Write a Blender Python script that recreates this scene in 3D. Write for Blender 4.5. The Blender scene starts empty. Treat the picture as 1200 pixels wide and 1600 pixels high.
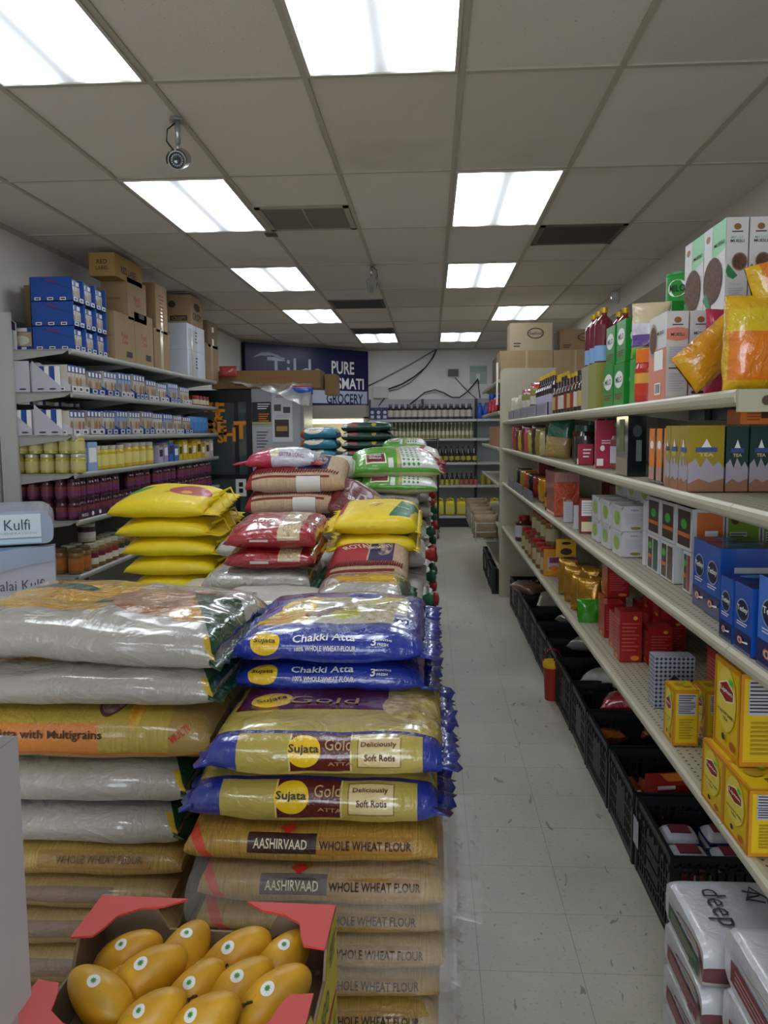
import bpy, math, random
from mathutils import Vector, Matrix, noise
random.seed(7)
C = bpy.context.scene.collection
# ---------------------------------------------------------------- camera
FPX, YAW, PIT, ROL, H = 1294.566, .0574493, -.0976795, -.0082495, 1.62
cy_, sy_, cp_, sp_ = math.cos(YAW), math.sin(YAW), math.cos(PIT), math.sin(PIT)
_F = Vector((-sy_*cp_, cy_*cp_, sp_)); _R = Vector((cy_, sy_, 0)); _U = _R.cross(_F)
_c, _s = math.cos(ROL), math.sin(ROL)
CR, CU, CF = _c*_R+_s*_U, -_s*_R+_c*_U, _F
EYE = Vector((0, 0, H))
cam = bpy.data.cameras.new('camera'); camo = bpy.data.objects.new('camera', cam); C.objects.link(camo)
cam.sensor_fit = 'HORIZONTAL'; cam.sensor_width = 36; cam.lens = 36*FPX/1200; cam.clip_start = .05; cam.clip_end = 100
camo.matrix_world = Matrix(((CR.x, CU.x, -CF.x, 0), (CR.y, CU.y, -CF.y, 0), (CR.z, CU.z, -CF.z, H), (0, 0, 0, 1)))
bpy.context.scene.camera = camo
# ---------------------------------------------------------------- view, world, added fill lamp
vs = bpy.context.scene.view_settings
vs.view_transform = 'Standard'; vs.look = 'None'; vs.gamma = 1; vs.use_curve_mapping = False
vs.exposure = 0.74
LAMP = 11.0            # ceiling panel emission
W = bpy.data.worlds.new('daylight'); bpy.context.scene.world = W; W.use_nodes = True
W.node_tree.nodes['Background'].inputs[0].default_value = (.75, .87, 1, 1)
W.node_tree.nodes['Background'].inputs[1].default_value = 1.2
def area(name, loc, rot, sx, sy, power, col):
    l = bpy.data.lights.new(name, 'AREA'); l.shape = 'RECTANGLE'; l.size = sx; l.size_y = sy; l.energy = power; l.color = col
    o = bpy.data.objects.new(name, l); C.objects.link(o); o.location = loc; o.rotation_euler = rot; return o
area('unseen_window_fill', (-.6, -3.4, 1.5), (math.radians(90), 0, 0), 3.4, 2.0, 55, (.86, .93, 1))  # added area lamp outside the unseen front window, brightens the room

def hit(u, v, ax, val):
    d = CF + CR*((u-600)/FPX) + CU*((800-v)/FPX); i = 'xyz'.index(ax)
    return EYE + d*((val-EYE[i])/d[i])
# ---------------------------------------------------------------- materials
def lin(h):
    h = h.lstrip('#'); r = []
    for i in (0, 2, 4):
        c = int(h[i:i+2], 16)/255; r.append(c/12.92 if c <= .04045 else ((c+.055)/1.055)**2.4)
    return (*r, 1)
_mc = {}
class G:
    def __init__(s, m):
        m.use_nodes = True; s.nt = m.node_tree; s.n = s.nt.nodes; s.l = s.nt.links; s.b = s.n['Principled BSDF']
    def add(s, t, **k):
        n = s.n.new(t)
        for a, b in k.items(): setattr(n, a, b)
        return n
    def sock(s, i, v):
        if isinstance(v, (int, float, tuple)): i.default_value = v
        else: s.l.new(v, i)
    def math(s, op, a, b=0., c=0.):
        n = s.n.new('ShaderNodeMath'); n.operation = op
        for i, q in enumerate((a, b, c)): s.sock(n.inputs[i], q)
        return n.outputs[0]
    def mix(s, f, a, b):
        n = s.n.new('ShaderNodeMix'); n.data_type = 'RGBA'
        s.sock(n.inputs[0], f); s.sock(n.inputs[6], a); s.sock(n.inputs[7], b); return n.outputs[2]
    def noise(s, scale, vec=None, detail=3, dist=0):
        n = s.n.new('ShaderNodeTexNoise'); n.inputs['Scale'].default_value = scale; n.inputs['Detail'].default_value = detail
        n.inputs['Distortion'].default_value = dist
        if vec is not None: s.l.new(vec, n.inputs['Vector'])
        return n.outputs[0]
    def map(s, vec, sc):
        n = s.n.new('ShaderNodeMapping'); n.inputs['Scale'].default_value = sc; s.l.new(vec, n.inputs['Vector']); return n.outputs[0]
    def ramp(s, f, pts):
        n = s.n.new('ShaderNodeValToRGB'); e = n.color_ramp.elements
        while len(e) < len(pts): e.new(.5)
        for q, (p, c) in zip(e, pts): q.position = p; q.color = c
        s.l.new(f, n.inputs[0]); return n.outputs[0]
    def bump(s, hgt, strength, dist=.01):
        n = s.n.new('ShaderNodeBump'); n.inputs['Strength'].default_value = strength; n.inputs['Distance'].default_value = dist
        s.l.new(hgt, n.inputs['Height']); s.l.new(n.outputs[0], s.b.inputs['Normal'])
    def coord(s, k='Object'):
        return s.n.new('ShaderNodeTexCoord').outputs[k]
def M(hexc, rough=.5, metal=0, name=None, bump=0, bscale=60, coat=0, trans=0, ior=1.45, alpha=1, emit=0, var=0, vscale=8, bdist=.004):
    key = (hexc, rough, metal, name, bump, bscale, coat, trans, alpha, emit, var)
    if key in _mc: return _mc[key]
    m = bpy.data.materials.new(name or 'paint_'+hexc.lstrip('#')); g = G(m); b = g.b; c = lin(hexc)
    b.inputs['Base Color'].default_value = c; b.inputs['Roughness'].default_value = rough; b.inputs['Metallic'].default_value = metal
    b.inputs['Coat Weight'].default_value = coat; b.inputs['Coat Roughness'].default_value = .12
    b.inputs['Transmission Weight'].default_value = trans; b.inputs['IOR'].default_value = ior; b.inputs['Alpha'].default_value = alpha
    if emit: b.inputs['Emission Color'].default_value = c; b.inputs['Emission Strength'].default_value = emit
    if var:
        n = g.noise(vscale, g.coord(), 4)
        d = tuple(x*(1-var) for x in c[:3])+(1,); e = tuple(min(1, x*(1+var)) for x in c[:3])+(1,)
        g.l.new(g.ramp(n, [(.3, d), (.7, e)]), b.inputs['Base Color'])
    if bump: g.bump(g.noise(bscale, g.coord(), 4, .6), bump, bdist)
    _mc[key] = m; return m
# ---------------------------------------------------------------- mesh builder
_tx = {}
def text_mesh(t, bold):
    k = (t, bold)
    if k not in _tx:
        cu = bpy.data.curves.new('lettering', 'FONT'); cu.body = t; cu.size = 1; cu.resolution_u = 2; cu.offset = bold
        o = bpy.data.objects.new('lettering', cu); me = bpy.data.meshes.new_from_object(o)
        v = [(p.co.x, p.co.y) for p in me.vertices]; f = [tuple(p.vertices) for p in me.polygons]
        bpy.data.objects.remove(o); bpy.data.meshes.remove(me); bpy.data.curves.remove(cu)
        x0 = min(p[0] for p in v); x1 = max(p[0] for p in v); y0 = min(p[1] for p in v); y1 = max(p[1] for p in v)
        _tx[k] = ([((x-x0)/(x1-x0), (y-y0)/(y1-y0)) for x, y in v], f, (x1-x0)/(y1-y0))
    return _tx[k]
def frame(o, x, y):
    x = Vector(x); y = Vector(y); n = x.cross(y).normalized()
    return Matrix(((x.x, y.x, n.x, o[0]), (x.y, y.y, n.y, o[1]), (x.z, y.z, n.z, o[2]), (0, 0, 0, 1)))
class MB:
    def __init__(s): s.v = []; s.f = []; s.m = []; s.s = []; s.uv = {}
    def add(s, vs, fs, m, smooth=False, T=None):
        k = len(s.v); s.v += [tuple(T @ Vector(p)) for p in vs] if T else [tuple(p) for p in vs]
        for f in fs: s.f.append(tuple(i+k for i in f)); s.m.append(m); s.s.append(smooth)
        return s
    def box(s, x0, y0, z0, x1, y1, z1, m, T=None, fm=None):
        x0, x1 = min(x0, x1), max(x0, x1); y0, y1 = min(y0, y1), max(y0, y1); z0, z1 = min(z0, z1), max(z0, z1)
        vs = [(x0,y0,z0),(x1,y0,z0),(x1,y1,z0),(x0,y1,z0),(x0,y0,z1),(x1,y0,z1),(x1,y1,z1),(x0,y1,z1)]
        fs = dict(b=(0,3,2,1), t=(4,5,6,7), f=(0,1,5,4), r=(1,2,6,5), k=(2,3,7,6), l=(3,0,4,7))
        for q, f in fs.items(): s.add(vs, [f], (fm or {}).get(q, m), False, T)
        return s
    def lathe(s, prof, m, n=16, c=(0, 0, 0), T=None, smooth=True, a0=0, a1=None):
        """prof: list of (r, z[, mat]) from bottom to top"""
        full = a1 is None; span = 2*math.pi if full else a1-a0; cols = n if full else n+1
        vs = []
        for p in prof:
            for i in range(cols):
                a = a0+span*i/n; vs.append((c[0]+p[0]*math.cos(a), c[1]+p[0]*math.sin(a), c[2]+p[1]))
        for j in range(len(prof)-1):
            fs = [(j*cols+i, j*cols+(i+1) % cols, (j+1)*cols+(i+1) % cols, (j+1)*cols+i) for i in range(n)]
            mm = prof[j][2] if len(prof[j]) > 2 else m
            s.add(vs if False else [], [], mm)
            s._ring(vs, fs, mm, smooth, T)
        return s
    def _ring(s, vs, fs, m, smooth, T):
        used = sorted({i for f in fs for i in f}); mp = {i: k for k, i in enumerate(used)}
        s.add([vs[i] for i in used], [tuple(mp[i] for i in f) for f in fs], m, smooth, T)
    def tube(s, pts, r, m, n=8, T=None, smooth=True, cap=True):
        P = [Vector(p) for p in pts]; vs = []; rr = r if isinstance(r, (list, tuple)) else [r]*len(P)
        up = Vector((0, 0, 1))
        for i, p in enumerate(P):
            d = (P[min(i+1, len(P)-1)]-P[max(i-1, 0)]).normalized()
            a = d.cross(up) if abs(d.dot(up)) < .98 else d.cross(Vector((1, 0, 0))); a.normalize(); b = d.cross(a)
            vs += [p+(a*math.cos(2*math.pi*k/n)+b*math.sin(2*math.pi*k/n))*rr[i] for k in range(n)]
        fs = [(j*n+k, j*n+(k+1) % n, (j+1)*n+(k+1) % n, (j+1)*n+k) for j in range(len(P)-1) for k in range(n)]
        if cap: fs += [tuple(range(n))[::-1], tuple(range((len(P)-1)*n, len(P)*n))]
        return s.add(vs, fs, m, smooth, T)
    def prism(s, poly, a, b, m, axis='y', T=None, smooth=False):
        """extrude 2d polygon; axis y: poly is (x,z); axis x: (y,z); axis z: (x,y)"""
        g = {'y': lambda p, t: (p[0], t, p[1]), 'x': lambda p, t: (t, p[0], p[1]), 'z': lambda p, t: (p[0], p[1], t)}[axis]
        n = len(poly); vs = [g(p, a) for p in poly]+[g(p, b) for p in poly]
        fs = [(i, (i+1) % n, n+(i+1) % n, n+i) for i in range(n)]+[tuple(range(n))[::-1], tuple(range(n, 2*n))]
        return s.add(vs, fs, m, smooth, T)
    def grid(s, fn, nu, nv, m, smooth=True, uv=False, T=None):
        k = len(s.v); vs = [fn(i/nu, j/nv) for j in range(nv+1) for i in range(nu+1)]
        fs = [(j*(nu+1)+i, j*(nu+1)+i+1, (j+1)*(nu+1)+i+1, (j+1)*(nu+1)+i) for j in range(nv) for i in range(nu)]
        if uv:
            for j in range(nv+1):
                for i in range(nu+1): s.uv[k+j*(nu+1)+i] = (i/nu, j/nv)
        return s.add(vs, fs, m, smooth, T)
    def text(s, t, cx, cy, h, m, T, w=None, bold=.01, z=.0008, fn=None):
        v, f, asp = text_mesh(t, bold); ww = w if w else h*asp
        vs = [(cx+(x-.5)*ww, cy+(y-.5)*h, z) for x, y in v]
        if fn: vs = [fn(p[0], p[1]) for p in vs]; T = None
        return s.add(vs, f, m, False, T)
    def face(s, T, w, h, items):
        """printed patches on a flat face: T maps (0..w,0..h)"""
        z = .0005
        for it in items:
            k = it[0]; z += .00035
            if k == 'r':
                _, x0, y0, x1, y1, m = it; s.add([(x0*w, y0*h, z), (x1*w, y0*h, z), (x1*w, y1*h, z), (x0*w, y1*h, z)], [(0, 1, 2, 3)], m, False, T)
            elif k == 'e':
                _, cx, cy, rx, ry, m = it; n = 20
                s.add([(w*cx+w*rx*math.cos(a*6.28318/n), h*cy+h*ry*math.sin(a*6.28318/n), z) for a in range(n)], [tuple(range(n))], m, False, T)
            elif k == 'p': s.add([(x*w, y*h, z) for x, y in it[1]], [tuple(range(len(it[1])))], it[2], False, T)
            elif k == 't':
                _, t, cx, cy, ww, m = it[:6]; hh = it[6]*h if len(it) > 6 else None; a = text_mesh(t, .015)[2]
                s.text(t, cx*w, cy*h, hh or ww*w/a, m, T, w=ww*w, bold=.015, z=z)
            elif k == 'v':   # text running up the face
                _, t, cx, cy, ww, m = it[:6]; hh = it[6]*w
                T2 = T @ Matrix.Translation((cx*w, cy*h, 0)) @ Matrix.Rotation(math.pi/2, 4, 'Z')
                s.text(t, 0, 0, hh, m, T2, w=ww*h, bold=.015, z=z)
            elif k == 'n':   # lines of small print
                _, x0, y0, x1, y1, n, m = it
                for i in range(n):
                    a = y1-(i+.25)*(y1-y0)/n; b = a-.42*(y1-y0)/n; xe = x1-(x1-x0)*((i*37) % 11)/30
                    s.add([(x0*w, b*h, z), (xe*w, b*h, z), (xe*w, a*h, z), (x0*w, a*h, z)], [(0, 1, 2, 3)], m, False, T)
            elif k == 'b':   # bar code
                _, x0, y0, x1, y1, m, mk = it
                s.add([(x0*w, y0*h, z), (x1*w, y0*h, z), (x1*w, y1*h, z), (x0*w, y1*h, z)], [(0, 1, 2, 3)], m, False, T)
                for i in range(7):
                    a = x0+(x1-x0)*(.08+.12*i); b = a+(x1-x0)*(.03+.03*(i % 3))
                    s.add([(a*w, (y0+.15*(y1-y0))*h, z+.0003), (b*w, (y0+.15*(y1-y0))*h, z+.0003), (b*w, (y1-.1*(y1-y0))*h, z+.0003), (a*w, (y1-.1*(y1-y0))*h, z+.0003)], [(0, 1, 2, 3)], mk, False, T)
        return s
    def carton(s, w, d, h, m, F=None, fm=None):
        """box with base corner at 0: x 0..w, y 0..d, z 0..h; F: patches per face f(-y) l(-x) r(+x) t k"""
        s.box(0, 0, 0, w, d, h, m, fm=fm)
        fr = dict(f=(frame((0, 0, 0), (1, 0, 0), (0, 0, 1)), w, h), l=(frame((0, d, 0), (0, -1, 0), (0, 0, 1)), d, h),
                  r=(frame((w, 0, 0), (0, 1, 0), (0, 0, 1)), d, h), t=(frame((0, 0, h), (1, 0, 0), (0, 1, 0)), w, d),
                  k=(frame((w, d, 0), (-1, 0, 0), (0, 0, 1)), w, h))
        for q, it in (F or {}).items(): s.face(*fr[q], it)
        return s
    def build(s, name, parent=None, loc=(0, 0, 0), rz=0, rot=None, bevel=0):
        me = bpy.data.meshes.new(name); me.from_pydata(s.v, [], s.f); mats = []
        for m in s.m:
            if m not in mats: mats.append(m)
        for m in mats: me.materials.append(m)
        ix = {m: i for i, m in enumerate(mats)}
        me.polygons.foreach_set('material_index', [ix[m] for m in s.m]); me.polygons.foreach_set('use_smooth', s.s)
        if s.uv:
            ul = me.uv_layers.new(name='UVMap')
            for l in me.loops: ul.data[l.index].uv = s.uv.get(l.vertex_index, (0, 0))
        me.update(); o = bpy.data.objects.new(name, me); C.objects.link(o)
        if parent: o.parent = parent
        o.location = loc; o.rotation_euler = rot or (0, 0, rz)
        if bevel:
            b = o.modifiers.new('edge', 'BEVEL'); b.width = bevel; b.segments = 2; b.limit_method = 'ANGLE'; b.angle_limit = 1
        return o
def tag(o, label, cat, group=None):
    o['label'] = label; o['category'] = cat
    if group: o['group'] = group
    return o
def struct(o): o['kind'] = 'structure'; return o
def thing(name, label, cat, loc=(0, 0, 0), rz=0, group=None, rot=None):
    o = bpy.data.objects.new(name, None); C.objects.link(o); o.empty_display_size = .05
    o.location = loc; o.rotation_euler = rot or (0, 0, rz); return tag(o, label, cat, group)
_kids = {}
def dup(o, loc=None, rz=None, label=None, group=None, rot=None, scale=None, cat=None):
    c = o.copy(); C.objects.link(c)
    if loc is not None: c.location = loc
    if rz is not None: c.rotation_euler = (0, 0, rz)
    if rot is not None: c.rotation_euler = rot
    if scale is not None: c.scale = scale if isinstance(scale, (tuple, list)) else (scale,)*3
    if label: c['label'] = label
    if group: c['group'] = group
    for ch in list(o.children):
        q = ch.copy(); C.objects.link(q); q.parent = c
        for g in list(ch.children):
            r = g.copy(); C.objects.link(r); r.parent = q
    return c
ORD = ['nearest', 'second', 'third', 'fourth', 'fifth', 'sixth', 'seventh', 'eighth', 'ninth', 'tenth', 'eleventh', 'twelfth', 'thirteenth', 'fourteenth', 'fifteenth', 'sixteenth', 'seventeenth', 'eighteenth', 'nineteenth', 'twentieth', 'twenty-first', 'twenty-second', 'twenty-third', 'twenty-fourth', 'twenty-fifth', 'twenty-sixth', 'twenty-seventh', 'twenty-eighth', 'twenty-ninth', 'thirtieth']
def nth(i, what='from near end'):
    return ORD[0]+' of its row' if i == 0 else ORD[i]+' '+what
# ---------------------------------------------------------------- the room
XL, XR2, YB, YF, ZC, XS = -2.83, 4.4, 14.25, -3.0, H+1.3789, 1.87
GX, GY, TW, TL = -.489, 3.3547, .6096, 1.2192
def wallmat(name, hexc, rough=.7):
    m = bpy.data.materials.new(name); g = G(m); co = g.coord()
    n = g.noise(1.3, co, 5); c = lin(hexc); d = tuple(x*.86 for x in c[:3])+(1,)
    g.l.new(g.ramp(n, [(.35, d), (.65, c)]), g.b.inputs['Base Color']); g.b.inputs['Roughness'].default_value = rough
    g.bump(g.noise(140, co, 3), .15, .002); return m
wm = wallmat('painted_wall', 'd9d6cf')
struct(MB().box(XL-.12, YF-.12, 0, XL, YB+.12, ZC+.02, wm).build('wall_left'))
struct(MB().box(XL, YB, 0, XR2, YB+.12, ZC+.02, wm).build('wall_back'))
struct(MB().box(XR2, YF-.12, 0, XR2+.12, YB+.12, ZC+.02, wm).build('wall_right'))
fw = MB()
fw.box(XL, YF-.12, 0, -2.3, YF, ZC, wm); fw.box(1.1, YF-.12, 0, XR2, YF, ZC, wm); fw.box(-2.3, YF-.12, 0, 1.1, YF, .5, wm); fw.box(-2.3, YF-.12, 2.5, 1.1, YF, ZC, wm)
struct(fw.build('wall_front'))
wf = MB()
al = M('8d9094', .35, 1, 'aluminium')
for x in (-2.3, -.63, 1.05): wf.box(x, YF-.09, .5, x+.05, YF-.03, 2.5, al)
wf.box(-2.3, YF-.09, .5, 1.1, YF-.03, .55, al); wf.box(-2.3, YF-.09, 2.45, 1.1, YF-.03, 2.5, al)
struct(wf.build('window_1'))
# floor: vinyl tiles
m = bpy.data.materials.new('vinyl_floor_tiles'); g = G(m); co = g.coord()
sx = g.n.new('ShaderNodeSeparateXYZ'); g.l.new(co, sx.inputs[0]); X, Y = sx.outputs[0], sx.outputs[1]
fx = g.math('FRACT', g.math('DIVIDE', g.math('SUBTRACT', X, .14-3.048*4), .3048)); fy = g.math('FRACT', g.math('DIVIDE', g.math('SUBTRACT', Y, 2.36-3.048*4), .3048))
ln = g.math('MAXIMUM', g.math('LESS_THAN', fx, .009), g.math('LESS_THAN', fy, .009))
n1 = g.noise(2.2, co, 5); n2 = g.noise(60, co, 4); n3 = g.noise(24, g.map(co, (1, .35, 1)), 3, 1)
base = g.ramp(n1, [(.3, lin('aaa698')), (.7, lin('bbb7a8'))])
wn = g.n.new('ShaderNodeTexWhiteNoise'); wn.noise_dimensions = '2D'; cmb = g.n.new('ShaderNodeCombineXYZ')
g.l.new(g.math('FLOOR', g.math('DIVIDE', g.math('SUBTRACT', X, .14), .3048)), cmb.inputs[0]); g.l.new(g.math('FLOOR', g.math('DIVIDE', g.math('SUBTRACT', Y, 2.36), .3048)), cmb.inputs[1])
g.l.new(cmb.outputs[0], wn.inputs['Vector'])
base = g.mix(g.math('MULTIPLY', wn.outputs[0], .16), base, lin('9a9684'))
base = g.mix(g.math('MULTIPLY', g.math('GREATER_THAN', n2, .62), .3), base, lin('7c786a'))
base = g.mix(g.math('MULTIPLY', g.math('GREATER_THAN', n3, .68), .6), base, lin('4c483f'))
base = g.mix(g.math('MULTIPLY', ln, .5), base, lin('5c574b'))
g.l.new(base, g.b.inputs['Base Color']); g.l.new(g.math('ADD', g.math('MULTIPLY', n1, .25), .28), g.b.inputs['Roughness']); g.bump(n2, .05, .002)
struct(MB().box(XL-.12, YF-.12, -.1, XR2+.12, YB+.12, 0, m).build('floor'))
# ceiling tiles
m = bpy.data.materials.new('acoustic_ceiling_tile'); g = G(m); co = g.coord()
sx = g.n.new('ShaderNodeSeparateXYZ'); g.l.new(co, sx.inputs[0]); X, Y = sx.outputs[0], sx.outputs[1]
cmb = g.n.new('ShaderNodeCombineXYZ'); g.l.new(g.math('FLOOR', g.math('DIVIDE', g.math('SUBTRACT', X, GX), TW)), cmb.inputs[0]); g.l.new(g.math('FLOOR', g.math('DIVIDE', g.math('SUBTRACT', Y, GY), TL)), cmb.inputs[1])
wn = g.n.new('ShaderNodeTexWhiteNoise'); wn.noise_dimensions = '2D'; g.l.new(cmb.outputs[0], wn.inputs['Vector'])
base = g.mix(wn.outputs[0], lin('dbd2cb'), lin('cdc4bb'))
n1 = g.noise(1.1, co, 4); base = g.mix(g.math('MULTIPLY', g.math('GREATER_THAN', g.noise(90, co, 2), .7), .45), base, lin('7d766a'))
base = g.mix(g.ramp(n1, [(.6, (0, 0, 0, 1)), (.78, (.35, .35, .35, 1))]), base, lin('8e8472'))
g.l.new(base, g.b.inputs['Base Color']); g.b.inputs['Roughness'].default_value = .9; g.bump(g.noise(120, co, 3), .3, .003)
struct(MB().box(XL-.12, YF-.12, ZC, XR2+.12, YB+.12, ZC+.1, m).build('ceiling'))
tb = MB(); tm = M('aea698', .5, 0, 'ceiling_tee_bar')
for i in range(-4, 4): tb.box(GX+i*TW-.012, YF, ZC-.008, GX+i*TW+.012, YB, ZC+.005, tm)
for i in range(5, 9): tb.box(GX+i*TW-.012, YF, ZC-.008, GX+i*TW+.012, YB, ZC+.005, tm)
for j in range(-5, 9): tb.box(XL, GY+j*TL-.012, ZC-.0075, XS, GY+j*TL+.012, ZC+.005, tm); tb.box(XS+.45, GY+j*TL-.012, ZC-.0075, XR2, GY+j*TL+.012, ZC+.005, tm)
for s_ in ((-1, 1.5), (2, 2.5), (-1, 4.5), (-1, 6.5)): tb.box(GX+s_[0]*TW, GY+s_[1]*TL-.012, ZC-.0075, GX+(s_[0]+1)*TW, GY+s_[1]*TL+.012, ZC+.005, tm)
tb.box(XL, YF, ZC-.03, XL+.02, YB, ZC, tm); tb.box(XL, YB-.02, ZC-.03, XS, YB, ZC, tm)
struct(tb.build('trim_1'))
struct(MB().box(XS, YF, 2.79, XS+.45, YB, ZC+.02, wallmat('soffit_paint', 'cfcabf')).build('trim_2'))
struct(MB().box(XL, 9.2, 0, XL+.012, YB, .1, M('6b6760', .5)).build('baseboard_left'))
# ceiling lights
m = bpy.data.materials.new('fluorescent_diffuser'); g = G(m); co = g.coord()
sx = g.n.new('ShaderNodeSeparateXYZ'); g.l.new(co, sx.inputs[0]); x = sx.outputs[0]
def hump(c, w): return g.math('POWER', 2.718, g.math('MULTIPLY', g.math('POWER', g.math('DIVIDE', g.math('SUBTRACT', x, c), w), 2.), -1.))
tot = g.math('ADD', g.math('ADD', hump(-.13, .056), hump(.12, .056)), g.math('MULTIPLY', g.math('ADD', hump(-.255, .03), hump(.26, .03)), .35))
endf = g.math('SUBTRACT', 1., g.math('MULTIPLY', g.math('POWER', g.math('DIVIDE', g.math('ABSOLUTE', sx.outputs[1]), .59), 8.), .5))
st = g.math('MULTIPLY', g.math('ADD', g.math('MULTIPLY', tot, .85), .024), endf)
g.b.inputs['Base Color'].default_value = (.8, .84, .9, 1); g.b.inputs['Emission Color'].default_value = (.86, .93, 1, 1)
g.l.new(g.math('MULTIPLY', st, LAMP), g.b.inputs['Emission Strength']); g.b.inputs['Roughness'].default_value = .3
DIFF = m
fmat = M('b9b4a8', .4, 0, 'light_frame')
lt = thing('ceiling_light', '', 'ceiling light', (0, 0, ZC))
a = MB(); w2, l2 = TW/2-.013, TL/2-.013
for q in ((-w2, -l2, w2, -l2+.014), (-w2, l2-.014, w2, l2), (-w2, -l2, -w2+.014, l2), (w2-.014, -l2, w2, l2)): a.box(q[0], q[1], -.012, q[2], q[3], .0, fmat)
a.build('frame', lt); MB().box(-w2+.014, -l2+.014, -.006, w2-.014, l2-.014, -.001, DIFF).build('diffuser', lt)
LG = 'fluorescent ceiling lights over the aisle'
LS = [(-2, -1, 'fluorescent ceiling panel at the top left corner of the photo'), (0, -1, 'largest fluorescent ceiling panel, cut by the top edge of the photo'),
      (-2, 1, 'fluorescent ceiling panel just beyond the nearer security camera'), (1, 1, 'fluorescent ceiling panel left of the dark square ceiling vent'),
      (-2, 3, 'fluorescent ceiling panel left of the farther security camera'), (1, 3, 'fluorescent ceiling panel right of the farther security camera'),
      (-2, 5, 'small far ceiling panel above the left side of the navy sign'), (2, 5, 'far ceiling panel directly above the lone cardboard box on the right'),
      (-1, 7, 'farthest ceiling panel above the right end of the navy sign'), (1, 7, 'farthest ceiling panel above the back wall bottles'),
      (-2, -4, 'ceiling panel behind the viewer, left'), (1, -4, 'ceiling panel behind the viewer, right'),
      (6, 1, 'ceiling panel in the next aisle, nearer one'), (6, 5, 'ceiling panel in the next aisle, farther one')]  # next-aisle panels are out of view, added for extra light
for k, (i, j, lab) in enumerate(LS):
    o = lt if k == 0 else dup(lt); o.location = (GX+(i+.5)*TW, GY+(j+.5)*TL, ZC-.001); o['label'] = lab; o['group'] = LG
# ---------------------------------------------------------------- printed film / woven sack materials (print follows the sack's own UV)
_lc = {}
def fv(v): return v if v < .12 else .272+(v-.255)*.5
def rmp(q):
    q = list(q)
    if q[0] == 'r' and q[4] <= .351: q[2], q[4] = fv(q[2]), fv(q[4])
    if q[0] == 'e' and q[2] < .36: q[2] = fv(q[2]); q[4] *= .55
    if q[0] == 's' and q[2] == .55: q[2] = .9; q[3] = .3+(q[3]-.26)*2
    return q
def film(name, base, shapes, rough=.28, coat=.5, bump=.5, bscale=9, weave=0, haze=0):
    if name in _lc: return _lc[name]
    m = bpy.data.materials.new(name); g = G(m); uv = g.coord('UV'); s = g.n.new('ShaderNodeSeparateXYZ'); g.l.new(uv, s.inputs[0]); U, V = s.outputs[0], s.outputs[1]
    shapes = [rmp(q) for q in shapes]; col = lin(base)
    if weave:
        w = g.noise(1, g.map(uv, (150, 14, 1)), 2); c = lin(base)
        col = g.ramp(w, [(.3, tuple(q*(1-weave) for q in c[:3])+(1,)), (.7, tuple(min(1, q*(1+weave)) for q in c[:3])+(1,))])
    for sh in shapes:
        k = sh[0]
        if k == 'r':
            _, u0, v0, u1, v1, c = sh
            mk = g.math('MULTIPLY', g.math('COMPARE', U, (u0+u1)/2, abs(u1-u0)/2), g.math('COMPARE', V, (v0+v1)/2, abs(v1-v0)/2))
        elif k == 'e':
            _, cu, cv, ru, rv, c = sh
            d = g.math('ADD', g.math('POWER', g.math('ABSOLUTE', g.math('DIVIDE', g.math('SUBTRACT', U, cu), ru)), 2.), g.math('POWER', g.math('ABSOLUTE', g.math('DIVIDE', g.math('SUBTRACT', V, cv), rv)), 2.))
            mk = g.math('LESS_THAN', d, 1.)
        elif k == 's':      # slanted stripe  a*u+b*v within half of c0, limited to v range
            _, a, b, c0, hw, v0, v1, c = sh
            mk = g.math('MULTIPLY', g.math('COMPARE', g.math('ADD', g.math('MULTIPLY', U, a), g.math('MULTIPLY', V, b)), c0, hw), g.math('COMPARE', V, (v0+v1)/2, (v1-v0)/2))
        elif k == 'dots':   # white lozenge net inside a rectangle
            _, u0, v0, u1, v1, nu, nv, c = sh
            fu = g.math('ABSOLUTE', g.math('SUBTRACT', g.math('FRACT', g.math('MULTIPLY', U, nu)), .5)); fv = g.math('ABSOLUTE', g.math('SUBTRACT', g.math('FRACT', g.math('MULTIPLY', V, nv)), .5))
            mk = g.math('MULTIPLY', g.math('LESS_THAN', g.math('ADD', fu, fv), .36), g.math('MULTIPLY', g.math('COMPARE', U, (u0+u1)/2, (u1-u0)/2), g.math('COMPARE', V, (v0+v1)/2, (v1-v0)/2)))
        elif k == 'n':      # mottled food picture inside an ellipse
            _, cu, cv, ru, rv, c, c2, sc = sh
            d = g.math('ADD', g.math('POWER', g.math('ABSOLUTE', g.math('DIVIDE', g.math('SUBTRACT', U, cu), ru)), 2.), g.math('POWER', g.math('ABSOLUTE', g.math('DIVIDE', g.math('SUBTRACT', V, cv), rv)), 2.))
            mk = g.math('LESS_THAN', d, 1.); nn = g.noise(sc, uv, 3)
            col = g.mix(mk, col, g.ramp(nn, [(.4, lin(c)), (.6, lin(c2))])); continue
        col = g.mix(mk, col, lin(c) if isinstance(c, str) else c)
    if isinstance(col, tuple): g.b.inputs['Base Color'].default_value = col
    else: g.l.new(col, g.b.inputs['Base Color'])
    g.b.inputs['Roughness'].default_value = rough; g.b.inputs['Coat Weight'].default_value = coat; g.b.inputs['Coat Roughness'].default_value = .08
    co = g.coord(); n1 = g.noise(bscale, co, 5, 1.2); r = g.math('ABSOLUTE', g.math('SUBTRACT', n1, .5))
    hgt = g.math('ADD', g.math('MULTIPLY', r, -1.2), g.math('MULTIPLY', g.noise(bscale*5, co, 3), .25))
    if weave: hgt = g.math('ADD', hgt, g.math('MULTIPLY', g.noise(1, g.map(uv, (260, 160, 1)), 1), .12))
    g.bump(hgt, bump, .02); _lc[name] = m; return m
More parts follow.
